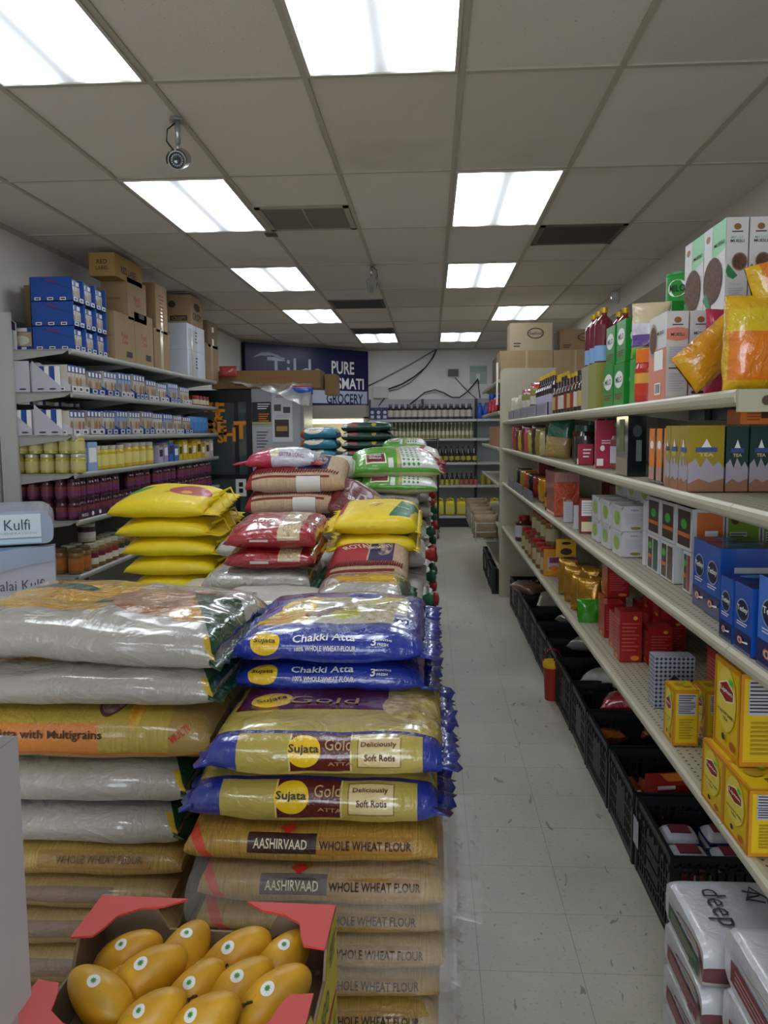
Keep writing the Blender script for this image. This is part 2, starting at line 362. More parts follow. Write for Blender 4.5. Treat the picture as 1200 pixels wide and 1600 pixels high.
def section(n, p):
    pts = []; K = 720
    for i in range(K+1):
        a = -math.pi/2 - 2*math.pi*i/K; c, s = math.cos(a), math.sin(a)
        pts.append((math.copysign(abs(c)**p, c)/2, math.copysign(abs(s)**p, s)/2))
    return pts
class Bag:
    def __init__(s, L, W, T, endT=.3, tap=5, wr=.006, seed=0, p=.62, sag=0, kw=.05, endL=None, pinch=0):
        s.L, s.W, s.T, s.endT, s.tap, s.wr, s.seed, s.sag, s.kw, s.pinch = L, W, T, endT, tap, wr, seed, sag, kw, pinch
        s.endL = endT if endL is None else endL
        raw = section(0, p); cum = [0]
        for a, b in zip(raw, raw[1:]): cum.append(cum[-1]+math.hypot((a[0]-b[0])*W, (a[1]-b[1])*T))
        s.per = cum[-1]; s.raw = raw; s.cum = cum; s.tab = []; k = 0
        for j in range(257):
            t = j/256*s.per
            while k < len(cum)-2 and cum[k+1] < t: k += 1
            q = (t-cum[k])/max(1e-9, cum[k+1]-cum[k]); s.tab.append((raw[k][0]+(raw[k+1][0]-raw[k][0])*q, raw[k][1]+(raw[k+1][1]-raw[k][1])*q))
    def P(s, u, v):
        v = v % 1.0 if not v == 1 else 1; i = min(255, int(v*256)); q = v*256-i; a, b = s.tab[i], s.tab[i+1]
        cy, cz = a[0]+(b[0]-a[0])*q, a[1]+(b[1]-a[1])*q
        e = min(1, abs(2*u-1)); et = s.endL if u < .5 else s.endT
        kt = et+(1-et)*math.sqrt(max(0, 1-e**s.tap)); kw = 1-s.kw*e**4
        x = (u-.5)*s.L; y = cy*s.W*kw; z = cz*s.T*kt
        x += s.pinch*(1-abs(2*cy)**2)*(1 if u > .5 else -1)*e**8
        w = noise.noise(Vector((x*9+s.seed*7.3, y*9, z*14+s.seed)))*s.wr + noise.noise(Vector((x*25, y*40+s.seed*3, z*40)))*s.wr*.5*(.4+e**3)
        w += noise.noise(Vector((x*6+s.seed, v*34, 3)))*s.wr*1.6*e**5
        n = Vector((0, cy*s.T, cz*s.W)); n = n.normalized() if n.length > 1e-6 else Vector((0, 0, 1))
        mid = s.T/2*(.62+.38*kt)
        p = Vector((x, y, mid+z))+n*w
        p.z = max(p.z, .0005) - s.sag*(2*u-1)**2*(1 if s.sag else 0)
        return p
    def N(s, u, v):
        d = .004; a = s.P(u+d, v)-s.P(u-d, v); b = s.P(u, min(.999, v+d))-s.P(u, max(.001, v-d)); return a.cross(b).normalized()
    def on(s, u, v, off=.002):
        return s.P(u, v)+s.N(u, v)*off
    def mesh(s, mb, m, nu=44, nv=40):
        mb.grid(s.P, nu, nv, m, True, True)
        for u in (0, 1):
            ring = [s.P(u, j/nv) for j in range(nv)]; c = sum(ring, Vector())/nv; k = len(mb.v)
            mb.add([c]+ring, [((0, j+1, (j+1) % nv+1) if u == 0 else (0, (j+1) % nv+1, j+1)) for j in range(nv)], m, True)
            for i in range(nv+1): mb.uv[k+i] = (u, (i-1)/nv)
        return mb
    def text(s, mb, t, u, v, h, m, w=None, rot=0, bold=.015, off=.0025):
        vv, f, asp = text_mesh(t, bold); v = fv(v) if v < .34 else v; w = w or h*asp; c, sn = math.cos(rot), math.sin(rot); out = []
        for x, y in vv:
            a, b = (x-.5)*w, (y-.5)*h; a, b = a*c-b*sn, a*sn+b*c
            out.append(s.on(u+a/s.L, v+b/s.per, off))
        mb.add(out, f, m)
        return mb
    def patch(s, mb, u0, v0, u1, v1, m, off=.0018, nu=6, nv=6):
        mb.grid(lambda a, b: s.on(u0+(u1-u0)*a, v0+(v1-v0)*b, off), nu, nv, m)
    def fin(s, mb, u, ln, m, amp=.012, n=28, zig=0, droop=.01):
        """flat sealed end of the sack"""
        sg = 1 if u > .5 else -1; a = []; b = []
        for i in range(n+1):
            y = (i/n-.5)*s.W*(1-s.kw)*1.0; p = s.P(u, .5); q = s.P(u, 0); zc = (p.z+q.z)/2; x0 = (u-.5)*s.L-.01*sg
            w = noise.noise(Vector((y*30, s.seed, 1)))*amp
            a.append(Vector((x0, y, zc+w*.5)))
            b.append(Vector((x0+sg*(ln+.01+(zig if i % 2 else 0)+noise.noise(Vector((y*14, 5, s.seed)))*ln*.35), y*1.03, zc-droop+w*2.2)))
        vs = []
        for i in range(n+1): vs += [a[i]+Vector((0, 0, .006)), b[i]+Vector((0, 0, .001)), b[i]-Vector((0, 0, .001)), a[i]-Vector((0, 0, .006))]
        fs = []
        for i in range(n):
            k = 4*i
            for j in range(4): fs.append((k+j, k+(j+1) % 4, k+4+(j+1) % 4, k+4+j) if sg > 0 else (k+j, k+4+j, k+4+(j+1) % 4, k+(j+1) % 4))
        fs += [(0, 1, 2, 3), (4*n+3, 4*n+2, 4*n+1, 4*n)]
        mb.add(vs, fs, m, True)
WHT, BLK, NVY, YEL, RED, GRN = M('eceae4', .45), M('1c1a1a', .45), M('1c2350', .4), M('f0c419', .4), M('b02327', .4), M('1f6b3a', .4)
MRN, CRM, ORG, BLU = M('5a1d20', .4), M('e6dcb4', .5), M('e07b28', .4), M('1d3f93', .35)
def sack(kind, label, loc, bag, m, texts=(), fins=(), rz=0, group=None, rot=None, extra=None, res=(44, 40)):
    body = MB(); bag.mesh(body, m, *res)
    for t in texts: bag.text(body, *t[:5], **(t[5] if len(t) > 5 else {}))
    if fins or extra:
        t = thing(kind, label, 'flour sack' if 'flour' in kind else 'rice sack', loc, rz, group, rot)
        body.build('sack_body', t)
        for u, ln, mm, zig in fins:
            b = MB(); bag.fin(b, u, ln, mm, zig=zig); b.build('end_seal', t)
        if extra: extra(t, bag)
        return t
    o = body.build(kind, None, loc, rz, rot); return tag(o, label, 'flour sack' if 'flour' in kind else 'rice sack', group)
def span(u0, u1, y): # x centre and length seen between two photo columns at depth y
    a, b = hit(u0, 900, 'y', y).x, hit(u1, 900, 'y', y).x; return (a+b)/2, b-a
# ---------------------------------------------------------------- near right pile: flour sacks
WD = .56; Y1 = 1.62
PX = -.245
weave = film('gold_woven_flour_sack', 'b08a3c', [('n', .73, .44, .13, .10, 'a9713f', 'd0a070', 60), ('s', 1, .55, .26, .022, .1, .42, 'd9442a'),
     ('r', .26, .2, .53, .285, '3a1c1e'), ('r', .53, .195, .9, .27, 'a87724')], .35, .35, .35, 14, weave=.28)
weave_plain = film('gold_woven_flour_sack_side', 'ab8a48', [('n', .7, .44, .13, .10, 'a9713f', 'd0a070', 60), ('s', 1, .55, .27, .025, .1, .42, 'cf4a33'), ('r', .5, .195, .9, .27, '9c7636')], .35, .35, .35, 14, weave=.25)
GOLDT, BRNT = M('f0e6cc', .4), M('3b2615', .5)
def lotus(bag, mb, u, v, s_):
    for k in range(5):
        a = math.radians(30+30*k); du, dv = math.cos(a)*s_/bag.L, math.sin(a)*s_/bag.per
        c = [bag.on(u+du*.2+ (du*.5)*math.cos(q)-(dv*bag.per/bag.L*.2)*math.sin(q), v+dv*.2+(dv*.5)*math.cos(q)+(du*bag.L/bag.per*.2)*math.sin(q), .003) for q in [i*.785 for i in range(8)]]
        mb.add(c, [tuple(range(8))], M('d8372b', .4))
SK = {}; zs = [.711, .621, .561, .478, .418, .323, .226, .13]
for i, z in enumerate(zs):
    x, L = span([268, 284, 284, 300, 300, 300, 310, 310][i], [683, 690, 686, 690, 686, 680, 680, 680][i], Y1)
    b = Bag(L, WD, [.09, .09, .062, .084, .062, .096, .099, .098][i], .35, 7, .004, seed=10+i)
    full = i < 2
    tx = [('WHOLE WHEAT FLOUR', .72, .235, .017, BRNT, dict(w=.19))]
    if full: tx.append(('AASHIRVAAD', .39, .238, .019, GOLDT, dict(w=.112)))
    ex = None
    if full:
        def ex(t, bag):
            q = MB(); lotus(bag, q, .415, .29, .03); q.build('lotus_emblem', t)
    lab = ['gold woven whole wheat flour sack directly under the two maroon and yellow sacks', 'gold woven flour sack with brand on its side, second of its kind from the top',
           'gold woven flour sack third of its kind from the top, behind the mango box rim', 'gold woven flour sack fourth of its kind from the top, right of the mangoes',
           'gold woven flour sack fifth of its kind from the top, right of the mango box', 'gold woven flour sack sixth of its kind from the top, at the bottom edge', 'gold woven flour sack second from the pallet', 'gold woven flour sack lowest on the near pallet'][i]
    SK[i] = sack('flour_sack', lab, (x+(.006 if i % 2 else 0), Y1+WD/2, z), b, weave if full else weave_plain, tx, extra=ex, group='gold woven flour sacks of the near right pile')
# thin clear bale wrap around the wrapped pairs
wrapm = bpy.data.materials.new('clear_bale_wrap'); g = G(wrapm); g.b.inputs['Base Color'].default_value = (.85, .82, .8, 1); g.b.inputs['Roughness'].default_value = .18; g.b.inputs['Alpha'].default_value = .2
g.b.inputs['Specular IOR Level'].default_value = .8; g.bump(g.noise(16, g.coord(), 4, 2), .8, .02)
for (za, zb, sd, lb) in ((zs[2], zs[1]+.088, 1, 'upper'), (zs[4], zs[3]+.085, 2, 'middle'), (zs[6], zs[5]+.085, 3, 'lower')):
    b = Bag(.57, WD+.02, zb-za+.008, .75, 9, .007, seed=30+sd, p=.5); q = MB(); q.grid(b.P, 40, 36, wrapm)
    b.fin(q, 1, .01+.045*(sd == 1), wrapm, zig=.01)
    top = SK[{1: 1, 2: 3, 3: 5}[sd]]; q.build('bale_wrap', top, (-.235-top.location.x, Y1+WD/2-top.location.y, za-.003-top.location.z))
# gold atta sacks with blue ends
blue = film('blue_sack_film', '25338f', [], .25, .8, .7, 12)
gold = film('gold_maroon_sack_film', 'b3a04c', [('r', 0, 0, .13, .335, '23318c'), ('r', .92, 0, 1, .335, '23318c'), ('r', 0, .325, 1, .345, '2a2c78'), ('r', .36, .17, .62, .325, '5a1b1e'), ('r', .355, .17, .362, .325, 'd9cb8a'), ('r', .615, .17, .622, .325, 'd9cb8a'),
    ('r', .645, .185, .83, .31, '8a6a34'), ('r', .65, .19, .825, .305, 'd9c48e'), ('r', .05, .41, .75, .56, '5a1b1e'), ('e', .2, .46, .1, .035, 'eac02a'),
    ('e', .42, .25, .07, .06, 'f0c51f'), ('n', .86, .44, .13, .075, 'b59a55', 'd8c27a', 26), ('n', .92, .38, .07, .04, 'a98c48', 'd3bb70', 26)], .22, .9, .6, 8)
for i, (u0, u1, z, sd, lb) in enumerate([(268, 697, .801, 3, 'lower of the two maroon and yellow flour sacks with blue crinkled ends'), (300, 704, .899, 4, 'upper of the two maroon and yellow flour sacks, its round bread picture in view')]):
    x, L = span(u0+12, u1-14, Y1); b = Bag(L, WD, .105, .5, 6, .006, seed=sd, p=.56)
    sack('flour_sack', lb, (x, Y1+WD/2-.005, z), b, gold, [('Sujata', .42, .25, .02, BLK, dict(w=.063)), ('Gold', .565, .27, .026, M('c8a470', .4), dict(w=.055, bold=0)), ('ATTA', .575, .205, .009, M('a5825a', .4), dict(w=.05)),
        ('Deliciously', .735, .268, .014, MRN, dict(w=.072)), ('Soft Rotis', .74, .228, .013, MRN, dict(w=.062)), ('Sujata', .2, .46, .026, BLK, dict(w=.07, rot=.4)), ('Gold', .45, .455, .045, M('a5825a', .4), dict(w=.16, bold=0))],
        [(1, .03, blue, .01), (0, .022, blue, .008)], group='maroon and yellow flour sacks')
chak = film('blue_chakki_sack_film', '22379a', [('s', 1, -.9, .02, .3, .36, .66, 'd9d2c0'), ('s', 1, -.9, -.13, .15, .36, .66, 'e5b62e'), ('r', .36, .36, .9, .66, 'c9bfa8'), ('n', .7, .5, .17, .12, 'b8a27c', 'ddd0b4', 30),
    ('e', .55, .44, .09, .05, 'c9c23a'), ('r', .83, .36, .93, .44, '2a3f9c'), ('e', .17, .26, .075, .06, 'eac02a'), ('e', .25, .52, .1, .06, 'e9bf35'), ('r', 0, .62, 1, .75, '22379a'), ('r', 0, 0, 1, .335, '22379a'), ('e', .17, .255, .078, .062, 'f0c51f')], .2, .9, .75, 8)
for i, (z, sd, lb) in enumerate([(.994, 5, 'lower of the two blue whole wheat flour sacks'), (1.057, 6, 'topmost blue whole wheat flour sack of the near right pile')]):
    x, L = span(352+6*i, 662, 1.9); b = Bag(L, .58, .068+.022*i, .35, 5, .008, seed=sd, p=.6)
    sack('flour_sack', lb, (x, 1.9+.29, z), b, chak, [('Sujata', .17, .255, .018, BLK, dict(w=.052)), ('Chakki Atta', .48, .268, .026, WHT, dict(w=.15)), ('100% WHOLE WHEAT FLOUR', .49, .222, .009, WHT, dict(w=.145)),
        ('3', .74, .25, .022, WHT, {}), ('MONTHS', .79, .26, .007, WHT, {}), ('FRESH', .787, .24, .007, WHT, {}), ('Chakki', .42, .46, .045, MRN, dict(w=.14, rot=1.1)), ('Sujata', .25, .52, .03, BLK, dict(w=.075, rot=.9)), ('3', .88, .4, .035, WHT, dict(rot=1.57))],
        [(1, .035, blue, .01), (0, .02, blue, .008)], group='blue flour sacks')
# ---------------------------------------------------------------- near left pile
greyf = film('silver_multigrain_film', 'aba59c', [('r', 0, .36, .52, .66, 'c99a2e'), ('n', .72, .5, .25, .13, 'a97350', 'cfa07c', 9), ('e', .2, .52, .26, .1, 'd2a02c'), ('e', .18, .56, .18, .035, '1f4f2d'), ('e', .47, .455, .035, .018, '24502f'),
    ('n', .84, .4, .07, .045, 'c07f22', 'e0ac3c', 60), ('s', 1, .8, 1.2, .014, .1, .30, 'c8a62c'), ('s', 1, .8, 1.31, .1, .1, .6, '17422a'), ('r', 0, .0, .86, .34, 'aba59c')], .2, .9, .8, 7)
grn_fin = film('green_sack_end', '17422a', [], .3, .6, .6, 14)
x0 = -.80
multi = film('multigrain_woven_film', 'b89c3e', [('r', 0, .345, .35, .5, 'd79a2c'), ('n', .52, .5, .13, .13, 'c98f5c', 'e0b98a', 20), ('e', .64, .37, .055, .075, '5d3a34'), ('n', .64, .37, .048, .066, '8a6b66', 'a88a80', 90),
    ('n', .74, .36, .03, .09, 'c98420', 'e3b046', 50), ('s', 1, -.4, .78, .03, .3, .6, '8f2320'), ('r', .86, .1, 1, .6, 'a88a4a'), ('r', 0, .165, .62, .275, 'd9812f'), ('r', 0, .14, 1, .165, 'c9702a')], .3, .6, .45, 9, weave=.12)
beige = film('beige_woven_sack', 'a2875a', [('r', 0, .19, .8, .26, '7d6654'), ('n', .55, .44, .2, .08, 'a9713f', 'c99a70', 60)], .4, .3, .35, 14, weave=.15)
LEFT = [(.13, .1, beige, 262, 'beige woven flour sack lowest in the near left pile'), (.23, .1, beige, 262, 'beige flour sack second from the floor in the near left pile'), (.33, .1, beige, 262, 'beige flour sack third from the floor in the near left pile'),
        (.43, .09, beige, 268, 'beige flour sack behind the left rim of the mango box'), (.52, .08, beige, 262, 'beige flour sack under the folded flour sack of the left pile'), (.60, .08, weave_plain, 280, 'gold flour sack lying right under the silver sacks of the left pile'),
        (.672, .098, greyf, 276, 'silver flour sack with green corner, lowest silver one of the left pile'), (.77, .1, greyf, 290, 'silver flour sack with green corner, directly under the multigrain sack'),
        (.87, .13, multi, 332, 'yellow and orange multigrain flour sack in the middle of the left pile'), (.998, .084, greyf, 338, 'plain silver flour sack directly above the multigrain sack'), (1.076, .116, greyf, 338, 'shiny silver and orange flour sack on top of the left pile')]
for i, (z, T, m, u1, lb) in enumerate(LEFT):
    xr = hit(u1, 1100, 'y', 1.76).x; L = .66; b = Bag(L, .58, T+.004, .45, 6, .009 if i == 10 else .005, seed=50+i, p=.55)
    tx = []; fins = []
    if m is multi: tx = [('Atta with Multigrains', .45, .228, .026, BRNT, dict(w=.245)), ('AASHIRVAAD', .17, .235, .02, M('e8d8b0', .4), dict(w=.12)), ('MULTI', .9, .24, .018, M('c8402a', .5), dict(rot=.7, w=.05))]
    if m is greyf: fins = [(1, .02, grn_fin, .004)]
    if i == 5: tx = [('WHOLE WHEAT FLOUR', .72, .235, .016, M('6b4d38', .5), dict(w=.2))]
    def ex(t, bag):
        q = MB(); lotus(bag, q, .18, .3, .032); q.build('lotus_emblem', t)
    sack('flour_sack', lb, (xr-L/2-.01, 1.75+.29+.05*(i == 10), z), b, m, tx, fins, group='flour sacks of the near left pile', extra=ex if m is multi else None, rz=-.03 if i == 10 else 0, rot=(0, .06, -.03) if i == 10 else None)
# ---------------------------------------------------------------- sacks further down the island
redc, seam = M('a3242a', .5), M('7c2320', .6)
yelm = film('yellow_rice_sack_cloth', 'e8cc12', [('n', .75, .5, .22, .09, 'a8403a', 'b5483e', 5), ('s', 1, -1, -.4, .11, .4, .6, '2c8a3a'), ('e', .73, .46, .055, .03, 'd9a038')], .5, .1, .3, 8)
yel2 = film('yellow_green_rice_sack_cloth', 'e6c81a', [('s', 1, -.4, .66, .12, .31, .62, '1f6b41'), ('r', 0, .37, .1, .62, 'b0392f')], .5, .1, .3, 8)
royal = film('burlap_basmati_sack', 'c0a184', [('r', .0, .335, .5, .64, 'a4262d'), ('r', 0, .2, .07, .62, 'a4262d'), ('r', .52, .34, .82, .63, '2b2450'), ('n', .7, .5, .1, .1, '2b2450', 'b9a08a', 14), ('r', 0, .27, .85, .30, '7a2a22')], .75, 0, .5, 30, weave=.2)
redf = film('red_rice_sack_film', '9e1f26', [('r', .6, .25, .84, .62, 'c9b089'), ('n', .72, .42, .1, .16, 'a98a62', 'd9c6a0', 60), ('r', .3, .19, .5, .215, 'd8d0c4')], .2, .9, .8, 14)
silver2 = film('silver_film_sack', 'a8a39b', [('e', .6, .55, .45, .12, 'd2a23a'), ('s', 1, .5, 1.22, .1, .1, .6, '21502f')], .2, .9, .8, 8)
whitem = film('white_woven_rice_sack', 'c9c4bc', [('r', .08, .4, .5, .5, 'd6d2ca'), ('s', 1, -.5, .55, .04, .35, .65, '9c2a30')], .42, .4, .5, 10, weave=.08)
whitep = film('plain_white_rice_sack', 'c2bdb4', [('r', .02, .30, .98, .31, 'a52a30')], .4, .4, .5, 10, weave=.08)
greenm = film('green_and_white_rice_sack', '5aa52a', [('r', .55, .27, 1, .7, 'dcdcd6'), ('dots', .52, .28, .78, .62, 18, 22, '3f8a26'), ('s', 1, -.1, .49, .02, .27, .66, 'c3b07c'), ('r', .8, .5, 1, .62, 'a8262c'), ('r', .14, .3, .38, .46, 'efeae0'), ('r', .155, .31, .365, .45, '7a2026'), ('r', 0, .0, 1, .19, 'b9b389'), ('r', .4, .27, .46, .36, 'e8e8e4')], .3, .6, .5, 12)
maroonm = film('maroon_brown_rice_sack', '6a1a22', [('r', .55, .4, .72, .6, 'c9a32a')], .4, .3, .6, 14, weave=.1)
tealm = film('teal_basmati_sack', '2a7f97', [('e', .35, .33, .3, .12, 'd9d2bf'), ('e', .35, .33, .18, .05, '1f4b5e'), ('r', 0, .1, .1, .6, 'a84a2a')], .4, .3, .4, 12)
dgrn = film('dark_green_basmati_sack', '173f30', [('r', .02, .2, .12, .34, 'c4c4bc'), ('r', .16, .23, .32, .3, 'a5403a'), ('e', .66, .27, .05, .045, 'b39a32')], .35, .4, .4, 12)
CGR, LRED = M('1f4f36', .4), M('9c262a', .5)
def pil(kind, lb, m, u0, u1, yf, z, T, W=.56, texts=(), fins=(), group=None, seed=None, endT=.3, endL=None, tap=5, wr=.007, rz=0, rot=None, extra=None, p=.62, dx=0, kw=.05, tilt=0):
    if rot is None and tilt: rot = (tilt, 0, rz); z += W*.32*tilt
    x, L = span(u0, u1, yf); b = Bag(L, W, T, endT, tap, wr, seed if seed is not None else int(u0*3+z*100), p=p, endL=endL, kw=kw)
    return sack(kind, lb, (x+dx, yf+W/2, z), b, m, texts, fins, rz, group, rot, extra, res=(36, 32))
YT = M('b0571c', .5)
def ties(t, bag):
    q = MB(); ym = M('d9bd18', .5)
    for k in range(3):
        y = -.12+.12*k; q.tube([(bag.L/2-.02, y, bag.T*.5), (bag.L/2+.05, y+.03, bag.T*.8), (bag.L/2+.09, y-.02, bag.T*.3), (bag.L/2+.05, y-.04, .0+.01)], [.012, .006, .006, .012], ym, 6)
    q.build('tie_strings', t)
for i in range(5):
    u0 = [200, 192, 190, 180, 168][i]; u1 = [322, 325, 325, 318, 312][i]+8
    lb = ['lowest visible yellow rice sack, its top just above the silver sack', 'yellow rice sack fourth from the top of the yellow pile', 'middle yellow rice sack of the five in the yellow pile', 'yellow rice sack second from the top of the yellow pile', 'topmost yellow rice sack with red and green print'][i]
    pil('rice_sack', lb, yelm, u0, u1, 4.1, .79+i*.098, .115 if i == 4 else .1, .5, [('SONA', .58, .47, .035, YT, dict(rot=.9, w=.1))] if i == 4 else [], [(1, .07, yelm, .02)], 'yellow rice sacks of the left pile', 60+i, .25, .03, 2.6, .005, extra=ties, p=.6, tilt=.14)
def patchlabel(t, bag):
    q = MB(); bag.patch(q, .52, .2, .76, .285, M('d6d2ca', .5), .004); q.build('paper_tag', t)
def stitches(t, bag, lab=True):
    q = MB()
    for k in range(34):
        u = .06+k*.026; a = bag.on(u, .31, .004); b = bag.on(u+.014, .335, .004); q.tube([a, b], .0035, seam, 5)
    q.build('seam_stitches', t)
    if lab: patchlabel(t, bag)
for i in range(3):
    lb = ['lowest burlap basmati sack of the three with a white paper tag', 'middle burlap basmati sack of the three stacked ones', 'topmost burlap basmati sack with red and navy print'][i]
    pil('rice_sack', lb, royal, 383, [520, 528, 536][i], 4.0, 1.1+i*.107, .135, .52, [('ROYAL', .3, .48, .06, M('d8cfc4', .5), dict(w=.17)), ('BASMATI', .66, .52, .035, M('cfc6ba', .5), dict(w=.13))] if i == 2 else [], (), 'burlap basmati sacks with paper tags', 70+i, .35, .2, 4, .006, extra=lambda t, b, i=i: stitches(t, b, i > 0), p=.62, rz=.02*i, tilt=.16)
pinkm = film('white_pink_rice_sack', 'c9ccd6', [('r', 0, 0, .38, .9, 'b8304a'), ('e', .42, .33, .07, .09, 'd8c9a0')], .3, .6, .6, 12)
pil('rice_sack', 'white and pink extra long rice sack lying on the burlap sacks', pinkm, 388, 492, 4.05, 1.43, .11, .36, [('EXTRA LONG', .68, .27, .02, M('a84a6a', .5), dict(w=.12))], [(0, .05, M('b8304a', .35), .02), (1, .03, M('b03038', .4), .02)], None, 81, .2, .12, 3, .01)
pil('rice_sack', 'silver rice sack with green end under the two red film sacks', silver2, 312, 485, 3.1, .985, .105, .5, (), [(1, .02, CGR, .005)], None, 82, .35)
for i in range(2):
    pil('rice_sack', ['lower shiny red film rice sack', 'upper shiny red film rice sack with picture of grains'][i], redf, 348, 492, 3.12, 1.09+.072*i, .08+.02*i, .44, [('ROYAL', .42, .4, .03, WHT, dict(w=.1))] if i else [], (), 'shiny red film rice sacks', 83+i, .25, .12, 4, .012, tilt=.08)
pil('rice_sack', 'white rice sack with red and green lettering behind the silver sack', whitep, 300, 480, 2.55, .96, .1, .5, [('BASMATI', .3, .42, .03, M('a0403c', .5), dict(w=.12)), ('RICE', .32, .5, .03, M('3f6b4a', .5), dict(w=.07))], (), None, 85, .3)
pil('rice_sack', 'silver film sack behind the topmost blue flour sack', silver2, 480, 636, 2.62, .985, .115, .5, (), [(1, .02, CGR, .006)], None, 86, .3, wr=.012)
pil('rice_sack', 'burlap basmati sack with red and navy print under yellow and green sacks', royal, 505, 636, 3.16, 1.0, .12, .5, [('ROYAL', .36, .5, .06, M('d8cfc4', .5), dict(w=.12, rot=.4)), ('BASMATI', .62, .5, .035, M('cfc6ba', .5), dict(w=.1, rot=.4))], (), None, 87, .4, .2, 4, tilt=.14, extra=lambda t, b: stitches(t, b, False))
for i in range(2):
    pil('rice_sack', ['lower yellow rice sack with green corner beside the aisle', 'upper yellow rice sack with green corner beside the aisle'][i], yel2, 524-4*i, 650+2*i, 3.45, 1.1+.075*i, .09+.012*i, .5, [('SONA', .5, .5, .04, YT, dict(rot=1.1, w=.09)), ('MASOORI', .78, .47, .02, M('cfe0b0', .5), dict(rot=-.5, w=.09))], [(0, .03, yel2, .02), (1, .015, yel2, .004)], 'yellow rice sacks with green corners', 88+i, .25, .1, 4, .006, tilt=.09)
x, L = span(528, 590, 3.95)
b = Bag(.36, .3, .1, .2, 4, .01, 91)
sack('rice_sack', 'maroon brown rice sack leaning between burlap and yellow sacks', (x, 4.12, 1.2), b, maroonm, [('BROWN', .36, .43, .035, WHT, dict(w=.12)), ('RICE', .66, .43, .03, M('5a1d20', .5), dict(w=.06))], [(1, .03, MRN, .01)], rot=(.55, .5, .25))
pil('rice_sack', 'lower plain white rice sack under the green and white sacks', whitep, 570, 655, 4.6, 1.1, .085, .5, [('PRODUCT OF INDIA', .55, .25, .012, BRNT, dict(w=.16))], (), 'plain white rice sacks beside the aisle', 92, .5)
pil('rice_sack', 'upper plain white rice sack under the green and white sacks', whitep, 560, 655, 4.6, 1.18, .085, .5, [('PRODUCT OF INDIA', .5, .25, .012, BRNT, dict(w=.18))], (), 'plain white rice sacks beside the aisle', 93, .5)
pil('rice_sack', 'lower green and white rice sack with checked print beside the aisle', greenm, 562, 684, 4.62, 1.262, .1, .4, [('DEER', .26, .38, .03, WHT, dict(w=.06))], [(0, .07, M('4a9526', .4), .01)], 'green and white rice sacks', 94, .15, .1, 3, tilt=.15)
pil('rice_sack', 'upper green and white rice sack with maroon badge', greenm, 548, 682, 4.7, 1.345, .13, .42, [('SUPER', .26, .41, .03, WHT, dict(w=.07)), ('INDIA', .26, .36, .03, WHT, dict(w=.07))], [(1, .03, M('8a2026', .4), .01)], 'green and white rice sacks', 95, .25, .15, 3.5, rz=.12, tilt=.2)
pil('rice_sack', 'white rice sack with red stripes behind the burlap sacks', whitem, 498, 572, 4.9, 1.33, .13, .5, (), (), None, 96, .2, wr=.014)
pil('rice_sack', 'white and red rice sack behind the upper green and white sack', whitem, 575, 688, 5.45, 1.36, .15, .5, (), [(1, .03, LRED, .01)], None, 97, .25, wr=.012)
pil('rice_sack', 'small green and white sack lying far right beyond the others', greenm, 598, 668, 6.4, 1.44, .12, .45, (), (), None, 98, .2)
for i in range(3):
    pil('rice_sack', ['lowest teal basmati sack', 'middle teal basmati sack', 'topmost teal basmati sack'][i]+' beside the dark green sacks', tealm, 473, 528, 8.0, 1.33+.105*i, .12, .5, [('BASMATI', .36, .3, .03, WHT, dict(w=.1))], (), 'teal basmati sacks', 100+i, .3)
for i in range(4):
    pil('rice_sack', ['lowest', 'third from top', 'second from top', 'topmost'][i]+' dark green basmati sack in the far stack', dgrn, 536, 612, 8.0, 1.345+.088*i, .1, .5, (), [(1, .03, CGR, .02)], 'dark green basmati sacks', 110+i, .3)
# lower layers of the island: white woven sacks, their tied ends towards the aisle
proto = None
def tie_end(t, bag):
    q = MB(); cm = [LRED, CGR][int(bag.seed) % 2]
    q.lathe([(.012, 0), (.02, .012), (.034, .04), (.03, .055), (.004, .06)], cm, 10, T=Matrix.Translation((bag.L/2-.012, -.12, bag.T*.5)) @ Matrix.Rotation(math.pi/2, 4, 'Y')); q.build('tied_end', t)
protos = []
for k in range(2):
    b = Bag(.5, .54, .108, .5, 6, .008, 120+k); protos.append(sack('rice_sack', '', (0, 0, 0), b, whitep, (), [(1, .012, WHT, .004)], 0, None, None, tie_end, res=(28, 24)))
used = [False, False]; cnt = 0
def layer(x, y, z, lb, rz=0, sc=1):
    global cnt
    k = cnt % 2; cnt += 1
    if not used[k]: o = protos[k]; used[k] = True; o.location = (x, y, z); o.rotation_euler = (0, 0, rz)
    else: o = dup(protos[k], (x, y, z), rz)
    o.scale = (1, 1, sc); o['label'] = lb; o['group'] = 'white rice sacks in the lower layers of the island'
PILES = [(-.28, 2.87, .98, 'behind the blue flour sacks'), (-.28, 3.42, .99, 'under the yellow and green sacks'), (-.27, 4.0, 1.09, 'under the maroon sack'), (-.27, 4.9, 1.09, 'under the plain white sacks'), (-.26, 5.6, 1.35, 'under the far white and red sack'), (-.26, 6.6, 1.43, 'under the farthest green sack'), (-.75, 8.25, 1.33, 'under the dark green sacks'),
         (-.85, 2.8, .95, 'behind the near left pile'), (-.83, 3.42, .98, 'under the silver and red sacks'), (-.82, 4.3, 1.09, 'under the burlap sacks'), (-1.36, 4.35, .785, 'under the yellow pile'), (-.8, 5.15, 1.33, 'behind the burlap sacks'), (-1.28, 8.25, 1.32, 'under the teal sacks')]
for x, y, top, where in PILES:
    n = int((top-.13)/.1); st_ = (top-.13)/n
    for i in range(n): layer(x+random.uniform(-.012, .012), y, .13+st_*i, 'white woven rice sack %s, %s' % (where, ['lowest on the pallet', 'second from the pallet'][i] if i < 2 else ORD[i]+' layer up'), 0, st_/.108)
